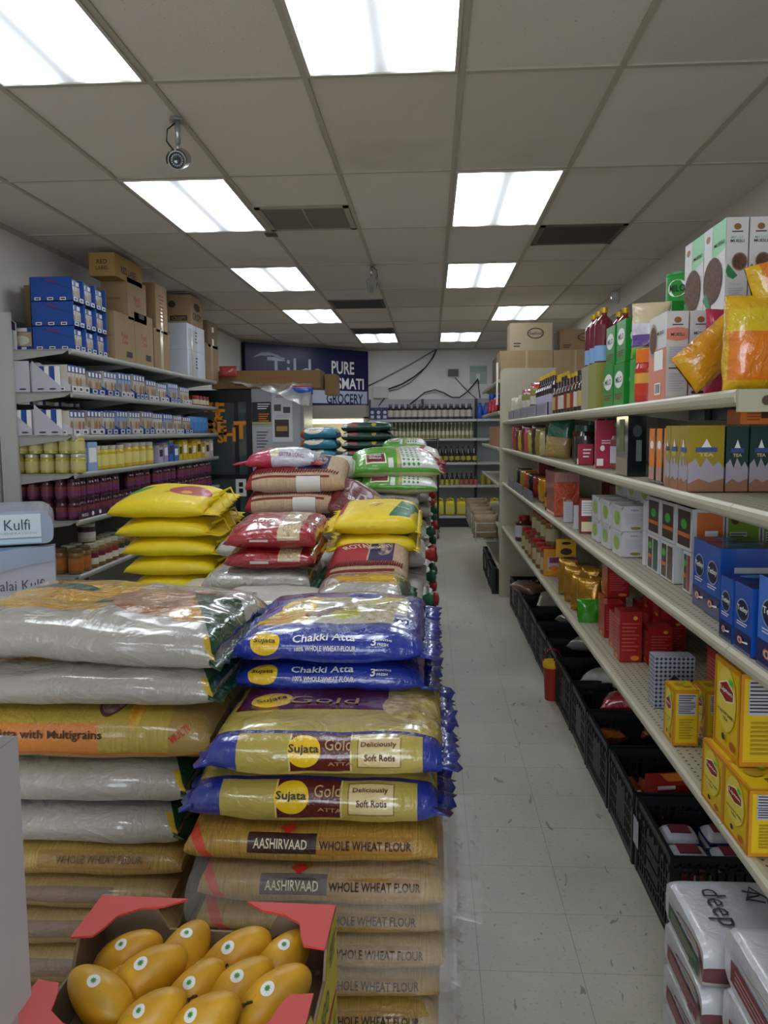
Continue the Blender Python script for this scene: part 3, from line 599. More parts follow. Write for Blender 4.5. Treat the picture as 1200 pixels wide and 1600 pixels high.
# pallets
def pallet(x, y, w, d, lb):
    t = thing('wooden_pallet', lb, 'pallet', (x, y, 0)); wd = M('8a6b45', .8, var=.2)
    for k in range(7): a = MB(); yy = -d/2+.05+k*(d-.1)/6; a.box(-w/2, yy-.045, .108, w/2, yy+.045, .128, wd); a.build('deck_board', t)
    for k in range(3): a = MB(); xx = -w/2+.03+k*(w-.06)/2; a.box(xx-.03, -d/2, 0, xx+.03, d/2, .108, wd); a.build('stringer', t)
pallet(-.62, 2.0, 1.26, 1.1, 'wooden pallet under the nearest flour sack piles')
pallet(-.57, 3.42, 1.12, 1.64, 'wooden pallet under the middle rice sack piles')
pallet(-1.36, 4.35, .5, .6, 'small wooden pallet under the yellow rice sacks')
pallet(-.55, 5.2, 1.08, 1.86, 'wooden pallet under the white and green rice sacks'); pallet(-.28, 6.6, .5, .56, 'small wooden pallet far beside the aisle'); pallet(-1.0, 8.25, 1.1, .56, 'farthest wooden pallet, under the teal and dark green sacks')
# ---------------------------------------------------------------- mango boxes and mangoes
MZ, MW, MD, MH, MX, MY = .80, .36, .30, .115, -.328, 1.02
kraft, rdp, yep = M('8d7a63', .85, var=.08), M('c93a33', .45), M('d9c21a', .45)
def mango_box(label, loc, group):
    t = thing('mango_box', label, 'fruit box', loc, 0, group); w, d, h = MW, MD, MH; e = .004
    a = MB(); a.box(-w/2, -d/2, 0, w/2, d/2, e, kraft); a.build('tray_floor', t)
    # each wall dips between tall corners
    def prof(n): return [(0, 0), (n, 0), (n, h), (n-.055, h), (n-.085, h-.012), (n-.105, h-.045), (.105, h-.045), (.085, h-.012), (.055, h), (0, h)]
    for nm, (o, ax, ln, flip) in dict(front=((-w/2, -d/2, 0), 'y', w, 0), back=((-w/2, d/2-e, 0), 'y', w, 0), left=((-w/2, -d/2, 0), 'x', d, 0), right=((w/2-e, -d/2, 0), 'x', d, 0)).items():
        a = MB(); a.prism(prof(ln), 0, e, kraft, ax, Matrix.Translation(o))
        fx = {'front': frame((-w/2, -d/2-.0006, 0), (1, 0, 0), (0, 0, 1)), 'back': frame((w/2, d/2+.0006, 0), (-1, 0, 0), (0, 0, 1)), 'left': frame((-w/2-.0006, d/2, 0), (0, -1, 0), (0, 0, 1)), 'right': frame((w/2+.0006, -d/2, 0), (0, 1, 0), (0, 0, 1))}[nm]
        a.add([(x, y, 0) for x, y in prof(ln)], [tuple(range(10))], yep, False, fx)
        a.face(fx, ln, h, [('t', 'MANGO', .5, .3, .45, GRN, .26), ('n', .05, .55, .25, .85, 3, GRN), ('n', .75, .55, .95, .85, 3, GRN)]); a.build('side_wall', t)
    # red folded corner flaps
    for sx_ in (-1, 1):
        for sy_ in (-1, 1):
            cx, cy = sx_*w/2, sy_*d/2; pts = [(0, 0), (.135, 0), (.105, .022), (.07, .03), (.045, .05), (.038, .08), (.03, .1), (0, .105)]
            poly = [(cx-sx_*p[0], cy-sy_*p[1]) for p in pts]
            if sx_*sy_ < 0: poly = poly[::-1]
            a = MB(); a.prism(poly, h, h+.003, rdp, 'z'); a.build('corner_flap', t)
    return t
BOXN = ['topmost mango box, open and full of yellow mangoes', 'mango box second from the top, below the open one', 'mango box third from the top', 'mango box fourth from the top', 'mango box fifth from the top', 'mango box sixth from the top', 'mango box lowest on the floor']
mb0 = mango_box(BOXN[0], (MX, MY, MZ), 'stacked mango boxes')
mb0.rotation_euler = (0, 0, -.03)
for i in range(1, 7): dup(mb0, (MX, MY, MZ-.1317*i+0.0), -.03+.01*(i % 2), BOXN[i], 'stacked mango boxes')
mskin = bpy.data.materials.new('mango_skin'); g = G(mskin); co = g.coord(); n = g.noise(14, co, 3); n2 = g.noise(140, co, 2)
base = g.ramp(n, [(.3, lin('c08f1c')), (.55, lin('d9a227')), (.8, lin('b8941e'))]); base = g.mix(g.math('MULTIPLY', g.math('GREATER_THAN', n2, .72), .35), base, lin('7d5a18'))
g.l.new(base, g.b.inputs['Base Color']); g.b.inputs['Roughness'].default_value = .42; g.bump(n2, .05, .001); g.b.inputs['Subsurface Weight'].default_value = .0
stk = M('e9e9e2', .3); stg = M('3e8f4a', .4)
def mango_P(u, v):
    th = math.pi*v; ph = 2*math.pi*u; r = math.sin(th)**.92; z = -math.cos(th)
    k = 1-.16*z; bend = .010*math.cos(th*1.2)
    return Vector((r*.040*k*math.cos(ph)+bend, r*.035*k*math.sin(ph), z*.062))
a = MB(); a.grid(mango_P, 32, 24, mskin); mangoT = thing('mango', 'mango', 'mango'); a.build('fruit', mangoT)
a = MB()   # sticker lies on the flank facing -x
def st_pt(r, ang, off):
    u = .5+r*math.cos(ang)/(2*math.pi*.038); v = .52+r*math.sin(ang)/(math.pi*.062)
    p = mango_P(u, v); n = (mango_P(u+.002, v)-mango_P(u-.002, v)).cross(mango_P(u, v+.002)-mango_P(u, v-.002)).normalized(); return p+n*off
for rr, mm, of, c0 in ((.0102, stk, .0008, 0), (.0052, stg, .0013, 0)):
    a.add([st_pt(0, 0, of)]+[st_pt(rr*(1 if rr > .008 else (1, .55)[i % 2]), i*2*math.pi/16, of) for i in range(16)], [(0, i+1, (i+1) % 16+1) for i in range(16)], mm)
a.build('fruit_sticker', mangoT)
a = MB(); a.tube([(.009, 0, .058), (.010, 0, .066), (.014, 0, .071)], [.004, .0028, .002], M('5c4a2a', .8), 6); a.build('stem', mangoT)
a = MB()
MG = [(200, 1490, 'upper left mango, lying at the back left of the box'), (287, 1488, 'upright mango at the middle of the back row'), (368, 1495, 'large mango in the back row right of the middle'), (440, 1498, 'mango in the back right corner of the box'),
      (158, 1555, 'mango at the left front with its sticker on the edge'), (232, 1522, 'greenish mango in the middle left'), (303, 1550, 'mango in the centre of the box'), (372, 1545, 'mango right of the centre one'), (428, 1560, 'mango at the right with its stem up'),
      (236, 1590, 'mango at the front edge of the photo, left of centre'), (318, 1598, 'mango at the bottom edge of the photo below the centre one')]
MR = [(.35, 1.2, .3), (.1, .25, 0), (.5, 1.1, .2), (.2, .6, .2), (.2, -1.0, .1), (.4, 1.1, .1), (.5, .7, .3), (.3, .8, 0), (.5, 1.0, -.2), (.6, 1.2, .2), (.6, 1.3, .2)]
for i, (u, v, lb) in enumerate(MG):
    p = hit(u, v+8, 'z', MZ+.062); e = MR[i]
    p.x = max(MX-.135, min(MX+.135, p.x)); p.y = max(MY-.105, min(MY+.108, p.y))
    o = mangoT if i == 0 else dup(mangoT)
    # long axis towards the viewer's left/right with the sticker flank up
    o.location = p; d = Vector((math.sin(e[1]), math.cos(e[1])*.9, math.sin(e[0]))).normalized(); up = Vector((.05, -.45, 1)).normalized()
    zx = d; xx = -(up-zx*up.dot(zx)).normalized(); yy = zx.cross(xx)
    o.rotation_euler = Matrix(((xx.x, yy.x, zx.x), (xx.y, yy.y, zx.y), (xx.z, yy.z, zx.z))).to_euler()
    o.scale = (.87+.05*(i % 3),)*3; o['label'] = lb; o['group'] = 'mangoes in the open box'
# lower hidden layer that the visible mangoes rest on
for i in range(6):
    o = dup(mangoT, (MX-.11+.11*(i % 3), MY-.07+.13*(i//3), MZ+.036), rot=(0, 1.57, .3*i), label='mango in the lower layer of the open box, '+['back left', 'back middle', 'back right', 'front left', 'front middle', 'front right'][(i+3) % 6], group='mangoes under the top layer')
# white cartons at the left edge: their aisle sides and far edge in view
xr = hit(38, 1350, 'y', .9).x; zt = hit(28, 1150, 'y', .9).z; zb = hit(52, 1555, 'y', .9).z
wc = M('cfcdd4', .5, var=.04)
a = MB(); a.carton(.42, .4, zt-zb, wc, {}, dict(t=M('9c8a80', .7))); a.prism([(0, 0), (.4, 0), (.37, .012), (.05, .03)], .415, .419, wc, 'x', Matrix.Translation((0, 0, zt-zb)))
tag(a.build('white_carton', None, (xr-.42, .5, zb)), 'plain white carton cut by the lower left edge of the photo', 'carton', 'white cartons at the left edge')
n = 3
for k in range(n):
    a = MB(); a.carton(.4, .38, zb/n, wc, {}); tag(a.build('white_carton', None, (xr-.412, .51, zb/n*k)), 'white carton under the plain one at the left edge, %s' % ['lowest', 'middle', 'upper'][k], 'carton', 'white cartons at the left edge')
# ---------------------------------------------------------------- shelving
def deckmat(name, hexc, sp=.0254):
    m = bpy.data.materials.new(name); g = G(m); s = g.n.new('ShaderNodeSeparateXYZ'); g.l.new(g.coord(), s.inputs[0])
    fx = g.math('SUBTRACT', g.math('FRACT', g.math('DIVIDE', s.outputs[0], sp)), .5); fy = g.math('SUBTRACT', g.math('FRACT', g.math('DIVIDE', s.outputs[1], sp)), .5)
    d = g.math('LESS_THAN', g.math('ADD', g.math('MULTIPLY', fx, fx), g.math('MULTIPLY', fy, fy)), .026)
    g.l.new(g.mix(d, lin(hexc), lin('2b2823')), g.b.inputs['Base Color']); g.b.inputs['Roughness'].default_value = .45; return m
ALM, ALD, ALP = M('b9b29c', .35, name='almond_shelf_paint'), deckmat('almond_perforated_deck', 'aaa28c'), M('b3ab95', .45, var=.05, vscale=2)
GRY, GRD = M('a4a49e', .35, name='grey_shelf_paint'), M('8f8e88', .45)
def shelf_mesh(x0, x1, ln, m, dk, lip=.04, side=1):
    """deck from x0 (back) to x1 (front edge) with a rounded price rail along the front"""
    a = MB(); sg = 1 if x1 > x0 else -1
    a.box(x0, 0, -.012, x1-sg*.02, ln, 0, dk)
    pr = [(x1-sg*.022, .002), (x1-sg*.008, .003), (x1-sg*.001, -.004), (x1, -.014), (x1-sg*.004, -.026), (x1-sg*.010, -lip+.003), (x1-sg*.016, -lip), (x1-sg*.022, -lip+.006)]
    if sg > 0: pr = pr[::-1]
    a.prism(pr, .0015, ln-.0015, m, 'y', smooth=False)
    for y in (.002, ln-.008): a.add([(x0, y, -.012), (x0, y, -.085), (x1-sg*.06, y, -.03), (x1-sg*.03, y, -.012), (x0, y+.006, -.012), (x0, y+.006, -.085), (x1-sg*.06, y+.006, -.03), (x1-sg*.03, y+.006, -.012)],
        [(0, 1, 2, 3), (7, 6, 5, 4), (0, 4, 5, 1), (1, 5, 6, 2), (2, 6, 7, 3), (3, 7, 4, 0)], m)
    return a
RX0, RX1 = 1.15, .672
RZ = {'top': 1.703, 's2': 1.447, 's3': 1.12, 's4': .70}
RY = [.68, 1.9, 3.12, 4.34, 5.56, 6.78, 7.98]
def shelf_unit(label, y0, y1, zs, x0, x1, mats, ztop, group, lips=.035, ref=None):
    t = thing('shelving_unit', label, 'store shelf', (x0, y0, 0), 0, group); ln = y1-y0; sg = 1 if x1 > x0 else -1
    MB().box(-sg*.014, 0, .1, 0, ln, ztop, mats[2]).build('back_panel', t)
    for y in (.004, ln-.034): MB().box(0, y, 0, sg*.03, y+.03, ztop, mats[0]).build('upright', t)
    for z in zs: shelf_mesh(0, x1-x0, ln, mats[0], mats[1], lips).build('shelf', t, (0, 0, z))
    return t
WH = ['nearest', 'second nearest', 'third nearest', 'fourth nearest', 'fifth nearest', 'farthest']
for i in range(6):
    shelf_unit('almond shelving right of the aisle, '+WH[i]+' unit', RY[i], RY[i+1], ([] if i == 0 else [RZ['top']])+[RZ['s2'], RZ['s3'], RZ['s4']], RX0, RX1, (ALM, ALD, ALP), 1.42 if i == 0 else 1.68, 'almond shelving right of the aisle')
a = MB(); a.prism([(.0, 0), (.52, 0), (.52, 2.2), (.04, 2.2), (.012, 2.185), (0, 2.15)], 0, .03, ALP, 'y')
tag(a.build('end_panel', None, (.655, 7.985, 0)), 'tall almond end panel closing the right shelving, seen above its far end', 'panel')
a = MB(); a.box(0, 0, 0, .46, .012, .05, M('a9a48c', .4)); a.lathe([(.0, 0), (.009, 0), (.011, .004), (0, .004)], M('4c3a2c', .4), 12, T=Matrix.Translation((.06, -.001, .025)) @ Matrix.Rotation(math.pi/2, 4, 'X'))
tag(a.build('shelf_bracket', None, (RX1+.005, 1.885, RZ['top']-.048)), 'almond end bracket with a bolt at the near end of the top right shelf', 'bracket')
LX0, LX1, LY = XL+.02, -2.32, [5.31, 6.53, 7.75, 8.97]
LZ = [2.165, 1.888, 1.607, 1.357, 1.045, .68]
for i in range(3):
    shelf_unit('grey metal shelving unit along the left wall, '+['nearest section', 'middle section', 'section beside the glass door fridge'][i], LY[i], LY[i+1], LZ, LX0, LX1-.0, (GRY, GRD, GRD), 2.38, 'grey shelving along the left wall')
a = MB(); a.prism([(0, 0), (.49, 0), (.49, .3), (.12, .42), (.1, 2.4), (0, 2.4)], 0, .025, M('b4b4ae', .5), 'y'); 
tag(a.build('end_panel', None, (LX0, 5.283, 0)), 'light grey end panel at the near end of the left shelving', 'panel')
# ---------------------------------------------------------------- goods helpers
def place_box(kind, label, cat, x, y, z, w, d, h, m, F=None, group=None, rz=0, fm=None):
    o = MB().carton(w, d, h, m, F, fm).build(kind, None, (x, y, z), rz); return tag(o, label, cat, group)
def boxR(kind, label, cat, u0, u1, u2, vt, vb, z, m, F=None, X=.705, group=None, fm=None, snap=True, rz=0):
    y1 = hit(u1, (vt+vb)/2, 'x', X).y; y0 = hit(u0, (vt+vb)/2, 'x', X).y
    zt = hit(u1, vt, 'y', y1).z; x1 = hit(u2, (vt+vb)/2, 'y', y1).x
    return place_box(kind, label, cat, X, y1, z, x1-X, y0-y1, max(.02, zt-z), m, F, group, rz, fm)
def boxL(kind, label, cat, u0, u1, u2, vt, vb, z, m, F=None, X=-2.345, group=None, fm=None):
    vm = (vt+vb)/2; y1 = hit(u1, vm, 'x', X).y; y2 = hit(u2, vm, 'x', X).y; zt = hit(u1, vt, 'y', y1).z; xb = hit(u0, vm, 'y', y1).x
    return place_box(kind, label, cat, xb, y1, z, X-xb, y2-y1, max(.02, zt-z), m, F, group, 0, fm)
def yat(u, X): return hit(u, 700, 'x', X).y
def jar(kind, label, cat, r, h, body, lid, lab=None, labm2=None, loc=(0, 0, 0), lidh=.16, group=None, n=16, neck=.9, text=None, parts=True):
    t = thing(kind, label, cat, loc, 0, group); hb = h*(1-lidh)
    MB().lathe([(0, 0), (r*.94, 0), (r, h*.04), (r, hb*.86), (r*neck, hb*.97), (r*neck*.97, hb)], body, n).build('jar_body', t)
    MB().lathe([(r*neck*1.02, hb-.001), (r*neck*1.04, hb), (r*neck*1.04, h-.003), (r*neck, h), (0, h)], lid, n).build('lid', t)
    if lab:
        a = MB(); z0, z1 = hb*.18, hb*.74
        if labm2: zm = z0+(z1-z0)*.55; a.lathe([(r*1.012, z0), (r*1.012, zm)], lab, n); a.lathe([(r*1.012, zm), (r*1.012, z1)], labm2, n)
        else: a.lathe([(r*1.012, z0), (r*1.012, z1)], lab, n)
        a.build('wrap_label', t)
    return t
def bottle(kind, label, cat, r, h, body, cap, lab=None, loc=(0, 0, 0), group=None, n=14, nk=.34, sh=.6, lab_rng=(.12, .48), caph=.1):
    t = thing(kind, label, cat, loc, 0, group)
    MB().lathe([(0, 0), (r*.95, 0), (r, h*.03), (r, h*sh), (r*.8, h*(sh+.08)), (r*nk, h*(sh+.17)), (r*nk, h*(1-caph))], body, n).build('bottle_body', t)
    MB().lathe([(r*nk*1.2, h*(1-caph)-.002), (r*nk*1.25, h*(1-caph)), (r*nk*1.25, h-.002), (0, h)], cap, n).build('cap', t)
    if lab: MB().lathe([(r*1.015, h*lab_rng[0]), (r*1.015, h*lab_rng[1])], lab, n).build('wrap_label', t)
    return t
def pouch(kind, label, cat, w, d, h, m, loc, rz=0, group=None, rot=None, seal=None, F=(), seed=0, puff=1.0, extra=None):
    """standing pillow packet: width along x, pinched top and bottom seals"""
    def P(u, v):
        a = 2*math.pi*u; c, s = math.cos(a), math.sin(a); z = v*h
        pinch = math.sqrt(max(0, 1-abs(2*v-1)**3.2)); x = math.copysign(abs(c)**.7, c)*w/2*(1-.05*pinch); y = math.copysign(abs(s)**.9, s)*d/2*(.06+.94*pinch)*puff
        k = noise.noise(Vector((x*25+seed, y*25, z*22)))*.006+noise.noise(Vector((x*60, seed*2, z*9)))*.004*(1-pinch)
        return Vector((x+k*.5*c, y+k*(1 if s > 0 else -1), z))
    a = MB(); a.grid(P, 24, 18, m, True, True)
    for T, fr in F: a.text(T, 0, 0, fr[2], fr[3], Matrix.Translation((fr[0], -d/2*puff-.002, fr[1])) @ Matrix.Rotation(math.pi/2, 4, 'X'), w=fr[4])
    if seal:
        for z in (0, h):
            zz = z if z else -.0; a.box(-w/2*.98, -.002, zz-(0 if z == 0 else .002), w/2*.98, .002, zz+(.004 if z == 0 else .016), seal)
    if extra: extra(a, P)
    o = a.build(kind, None, loc, rz, rot); return tag(o, label, cat, group)
KR, KR2, KR3 = M('8f7452', .8, var=.06), M('9f8562', .8, var=.05), M('7a6244', .8, var=.06)
TAPE, INK, RINK = M('b9a582', .25, coat=.5), M('3a2f28', .7), M('a5483c', .7)
PW, PLG, SLV = M('d2d2d6', .5), M('b4b2bf', .45), M('b8b8b8', .3, .6)
def film2(name, base, **k): return film(name, base, [], **k)
# ---------------------------------------------------------------- left shelving: top shelf
z0 = LZ[0]+.003
BL = M('1f4b9c', .4); PK = film('pouch_food_print', 'c9c2b6', [('n', .5, .35, .5, .3, '9a6238', 'd9c29a', 20), ('r', 0, .75, 1, 1, '2a56a8')], .3, .6, .4, 20)
hts = [(533, 495), (495, 456), (456, 417)]; zz = z0
yb1 = hit(108, 500, 'x', -2.345).y; hh = [hit(108, t, 'y', 5.42).z-hit(108, b, 'y', 5.42).z for b, t in hts]
def tray(label, x, y, z, w, d, h, m, pm, face='r', npk=4, group=None, lg=None, full=False):
    """open-fronted display tray (opening towards the aisle) holding pouches"""
    t = thing('display_tray', label, 'display box', (x, y, z), 0, group); e = .004
    a = MB(); a.box(0, 0, 0, w, d, e, m)
    for yy in (0, d-e): a.prism([(0, 0), (w, 0), (w, h), (0, h)] if full else [(0, 0), (w, 0), (w, h*.22), (w*.92, h*.3), (w*.25, h), (0, h)], yy, yy+e, m, 'y')
    a.box(0, 0, 0, e, d, h, m); a.box(w-e, 0, 0, w, d, h*.22, m)
    if full: a.face(frame((0, -.0004, 0), (1, 0, 0), (0, 0, 1)), w, h, [('p', [(.2, .9), (1, .45), (1, .5), (.3, .92)], M('2a3f80', .4)), ('p', [(.35, .85), (.6, .72), (.62, .8), (.4, .92)], M('6a3a70', .4))])
    for k in range(3): a.face(frame((0, -.0004, 0), (1, 0, 0), (0, 0, 1)), w, h, [('r', .1+.3*k, .04, .24+.3*k, .16, WHT), ('r', .12+.3*k, .07, .22+.3*k, .13, lg or NVY)])
    nl = max(1, int(d/.09))
    for k in range(nl): a.face(frame((w+.0004, 0, 0), (0, 1, 0), (0, 0, 1)), d, h, [('r', (k+.2)/nl, .03, (k+.8)/nl, .19, WHT), ('r', (k+.3)/nl, .06, (k+.7)/nl, .16, lg or NVY)])
    a.build('tray_body', t)
    for k in range(npk):
        b = MB(); yy = e+(d-2*e)*(k+.5)/npk; hw = (d-2*e)/npk/2*.9
        b.box(e+.006, yy-hw, e, w-.025, yy+hw, h*.93, pm); b.face(frame((w-.0245, yy-hw, e), (0, 1, 0), (0, 0, 1)), 2*hw, h*.93-e, [('r', 0, .72, 1, 1, BLU), ('r', .2, .76, .8, .95, WHT), ('e', .5, .38, .4, .2, [M('94745a', .5), M('b8a890', .5), M('a5713f', .5)][k % 3])]); b.build('packet', t)
    return t
g1 = 'blue display trays on the top left shelf'; W3 = ['bottom', 'middle', 'top']
for k in range(3):
    for j in range(3):
        tray('blue display tray of pouches, %s layer, %s of three columns' % (W3[k], ['nearest', 'second', 'third'][j]), -2.63, 5.42+.19*j, zz, .285, .182, hh[k]-.002, BL, M('c9c4bc', .4), npk=2, group=g1, full=True)
    zz += hh[k]
place_box('pouch_box', 'small blue and cream pouch box left of the blue trays', 'box', -2.79, 5.45, z0, .14, .1, .155, M('c2a98c', .5), {'f': [('r', 0, .8, 1, 1, BL), ('r', .25, .82, .8, .97, WHT), ('e', .5, .45, .4, .2, M('e2ddd0', .5)), ('r', 0, 0, 1, .2, BL), ('r', .5, .05, .75, .17, WHT)]})
place_box('cardboard_box', 'brown cardboard box against the wall behind the blue trays', 'box', -2.8, 5.68, z0, .16, .28, .47, KR3)
a = MB(); a.prism([(0, 0), (.1, 0), (.1, .17), (.02, .24), (0, .24)], 0, .01, M('cfccc8', .5), 'y'); a.face(frame((0, -.0006, 0), (1, 0, 0), (0, 0, 1)), .1, .24, [('p', [(.0, 1), (.2, .98), (1, .7), (1, .5), (0, .6)], M('3a2440', .5))])
tag(a.build('header_card', None, (-2.8, 5.34, z0), 0), 'purple and white header card at the near end of the top left shelf', 'sign')
def kb(u0, u1, u2, vt, vb, z, m, label, F=None, X=-2.345): return boxL('cardboard_box', label, 'box', u0, u1, u2, vt, vb, z, m, F, X, 'cardboard boxes on the top left shelf')
scr = lambda c, s_: [('t', 'Red', .48, .55, .3, c, .12), ('t', 'Cow', .5, .42, .3, c, .12), ('r', .55, .1, .85, .22, INK)]
tp = lambda: [('r', .42, 0, .58, 1, TAPE)]
kb(148, 168, 200, 485, 0, z0, KR2, 'lower left cardboard box with red writing beside the blue trays', {'r': scr(RINK, 1), 'f': [('t', 'Red Cow', .5, .5, .6, RINK)]})
kb(186, 200.5, 229, 487, 0, z0, KR2, 'second cardboard box with red writing on the shelf, right of the first', {'r': scr(RINK, 1)})
zb = hit(168, 484, 'y', yat(168, -2.345)).z+.006
kb(148, 190, 219, 432, 0, zb, KR2, 'cardboard box with red writing stacked on the two lower ones', {'r': scr(RINK, 1), 'f': [('t', 'Red Cow', .5, .5, .5, RINK)]})
zc = hit(190, 431, 'y', yat(190, -2.345)).z+.004
kb(130, 171, 213, 394, 0, zc, M('a5824a', .8), 'ochre cardboard box marked with red label words on top of the stack', {'f': [('t', 'RED', .5, .62, .4, INK), ('t', 'LABEL', .5, .35, .5, INK)], 'r': [('t', 'RED LABEL', .5, .4, .6, INK)]})
kb(222, 231, 255, 512, 0, z0, KR, 'low cardboard box left of the tall brown one', {'r': tp()})
zb2 = hit(231, 511, 'y', yat(231, -2.345)).z+.004
kb(212, 234, 252, 441, 0, zb2, KR2, 'narrow upright cardboard box standing on a low one', {'r': tp()+[('n', .3, .2, .7, .8, 8, RINK)]})
kb(252, 286, 297, 512, 0, z0, KR, 'tall brown cardboard box beside the white boxes', {'f': [('t', 'LA', .4, .15, .4, INK, .12)], 'r': tp()})
zw = (hit(297, 545, 'y', yat(297, -2.345)).z-z0)
for k in range(2): place_box('white_box', ['lower white box under the dark printed carton', 'upper white box under the dark printed carton'][k], 'box', -2.62, yat(297.5, -2.345), z0+k*zw, .275, .62, zw-.002, M('c9ccd4', .5), {'r': [('r', .48, 0, .52, 1, M('9aa0b0', .5)), ('n', .44, .3, .56, .8, 4, INK)]}, 'white boxes on the top left shelf')
zt2 = z0+2*zw
kb(253, 290, 309, 460, 0, zt2+.002, KR2, 'cardboard box with black bowl emblem on the white boxes', {'f': [('e', .2, .68, .16, .12, INK), ('r', .1, .12, .85, .3, INK), ('t', 'CRISPY', .5, .2, .6, KR2)], 'r': [('e', .5, .65, .25, .14, INK), ('t', 'CRISPY', .5, .3, .7, INK)]})
kb(305, 312.5, 333, 535, 0, z0, KR, 'farthest low cardboard box on the top left shelf', {'r': tp()})
zb3 = hit(312.5, 535, 'y', yat(312.5, -2.345)).z
kb(303, 317, 332, 500, 0, zb3+.004, KR3, 'farthest upper cardboard box on the top left shelf', {'r': [('r', .4, .1, .6, .35, WHT), ('r', .4, .6, .6, .8, WHT)]})
# shelf 2 and 3: trays of sachets and white side cartons
def rowtrays(zs, ys, spec, where):
    for k, (y, d, m, h, lg) in enumerate(spec):
        tray('%s display tray on the %s left shelf, %s' % (m[1], where, nth(k)), -2.62, y, zs+.003, .275, d-.006, h, m[0], M(['c6bcae', 'b5a590', 'cdc9c4', '8fa0c0'][k % 4], .4), npk=max(2, int(d/.06)), group='display trays on the %s left shelf' % where, lg=lg)
BT, WT, WP = (BL, 'blue'), (M('c2c2c8', .5), 'white'), M('4a2348', .4)
rowtrays(LZ[1], 0, [(5.34, .30, WT, .19, WP), (5.66, .26, BT, .17, NVY), (5.94, .26, BT, .19, NVY), (6.22, .28, WT, .2, WP), (6.54, .28, BT, .21, NVY), (6.84, .26, WT, .18, WP), (7.14, .24, WT, .17, NVY), (7.42, .3, BT, .19, NVY), (7.78, .3, WT, .17, WP)], 'second')
rowtrays(LZ[2], 0, [(5.34, .26, WT, .17, WP), (5.62, .26, WT, .18, WP), (5.9, .24, BT, .18, NVY), (6.16, .24, BT, .19, NVY), (6.42, .26, WT, .19, WP), (6.7, .26, BT, .2, NVY), (6.98, .26, WT, .19, NVY), (7.26, .26, WT, .19, WP), (7.56, .24, WT, .18, NVY), (7.84, .26, BT, .17, NVY)], 'third')
for k, (zs, w2) in enumerate(((LZ[1], 'second'), (LZ[2], 'third'))):
    for j in range(2):
        x = LX0+.02+j*.2-.0; ww = .18
        a = MB(); m = M('bdbcc4', .5); pts = [(0, 0), (ww, 0), (ww, .04 if k or j else .2), (0, .2)]
        a.prism(pts, 0, .004, m, 'y'); a.box(0, .004, 0, ww, .02, .03, m)
        for q in range(2): a.add([(ww*(.15+.45*q)+.05*(.5+.5*math.cos(t)), -.0006, .012+.012*(.5+.5*math.sin(t))) for t in [i*.628 for i in range(10)]], [tuple(range(10))], WP)
        for q in range(5): a.box(.01+q*.034, .006, .03, .04+q*.034, .02, .165, [WHT, BL][q % 2])
        tag(a.build('white_side_carton', None, (x, 5.312, zs+.003)), '%s white slanted carton of sachets at the near end of the %s left shelf' % (['left', 'right'][j], w2), 'display box', 'white slanted cartons')
for k in range(6):
    place_box('sachet_box', 'flat sachet box lying on the third left shelf, '+nth(k), 'box', -2.76+.03*(k % 2), 5.36+.12*k*1.0, LZ[2]+.205, .12, .11, .025, WHT, {'f': [('r', 0, 0, .3, 1, BL)], 'r': [('r', 0, 0, .4, 1, BL)]}, 'flat sachet boxes')
gp = M('3f7fc4', .3, coat=.6)
for k in range(5):
    pouch('snack_pouch', 'glossy blue pouch at the third left shelf, '+nth(k), 'pouch', .13, .05, .17, gp, (-2.4, 8.15+.14*k, LZ[2]+.003), 1.4, 'blue pouches')
tins = jar('red_jar', '', 'jar', .045, .1, M('7a2420', .3), M('8a2a24', .3), M('c9b8a0', .4)); 
for k in range(4):
    o = tins if k == 0 else dup(tins); o.location = (-2.4, 8.35+.13*k, LZ[1]+.003); o['label'] = 'dark red jar on the second left shelf, '+nth(k); o['group'] = 'dark red jars'
# shelf 4: ghee jars and yellow cartons
ghee, glid, gl = M('b3a648', .25, coat=.4), M('c4c0b2', .3, .4), M('c4b878', .45)
gj = jar('ghee_jar', '', 'jar', .048, .125, ghee, glid, gl)
n_ = 0
for lay in range(2):
    for k in range(5):
        o = gj if n_ == 0 else dup(gj); n_ += 1; o.location = (LX0+.06+k*.103+(.03 if lay else 0)*(k < 4), 5.375, LZ[3]+.003+lay*.1275)
        o['label'] = 'pale yellow ghee jar, %s row, %s from the left end panel' % (['lower', 'upper'][lay], ['first', 'second', 'third', 'fourth', 'fifth'][k]); o['group'] = 'pale yellow ghee jars'
YC, YC2 = M('d8b832', .45), M('c9a51f', .4)
place_box('blue_white_carton', 'light blue carton between ghee jars and yellow jars', 'box', -2.42, 5.52, LZ[3]+.003, .09, .16, .2, M('8fa5cf', .5), {'f': [('r', .1, .3, .9, .8, WHT)], 'r': [('r', .1, .3, .9, .8, WHT)]})
yj = jar('ghee_tub', '', 'jar', .06, .17, M('cfb02a', .3, coat=.4), M('cfcabc', .4), M('e0cf7a', .45))
ly = [5.78, 5.92, 6.07, 6.23, 6.4, 6.56, 6.72, 6.9]
for k, y in enumerate(ly):
    o = yj if k == 0 else dup(yj); o.location = (-2.41, y, LZ[3]+.003); o.scale = (1, 1, 1+.08*(k > 3)); o['label'] = 'yellow ghee tub with cream lid, '+nth(k); o['group'] = 'yellow ghee tubs'
CL = [(7.06, .12, 'b0a8c8'), (7.2, .12, 'a58fb0'), (7.34, .13, '2f5fb8'), (7.49, .13, '2f5fb8'), (7.64, .1, 'b0b02a'), (7.77, .14, 'd0aa1c'), (7.93, .13, 'd8b21c'), (8.08, .13, 'd0aa1c'), (8.24, .14, 'dcb820'), (8.4, .13, 'd0aa1c'), (8.56, .14, 'd9cc9a'), (8.72, .14, 'c9b0c0')]
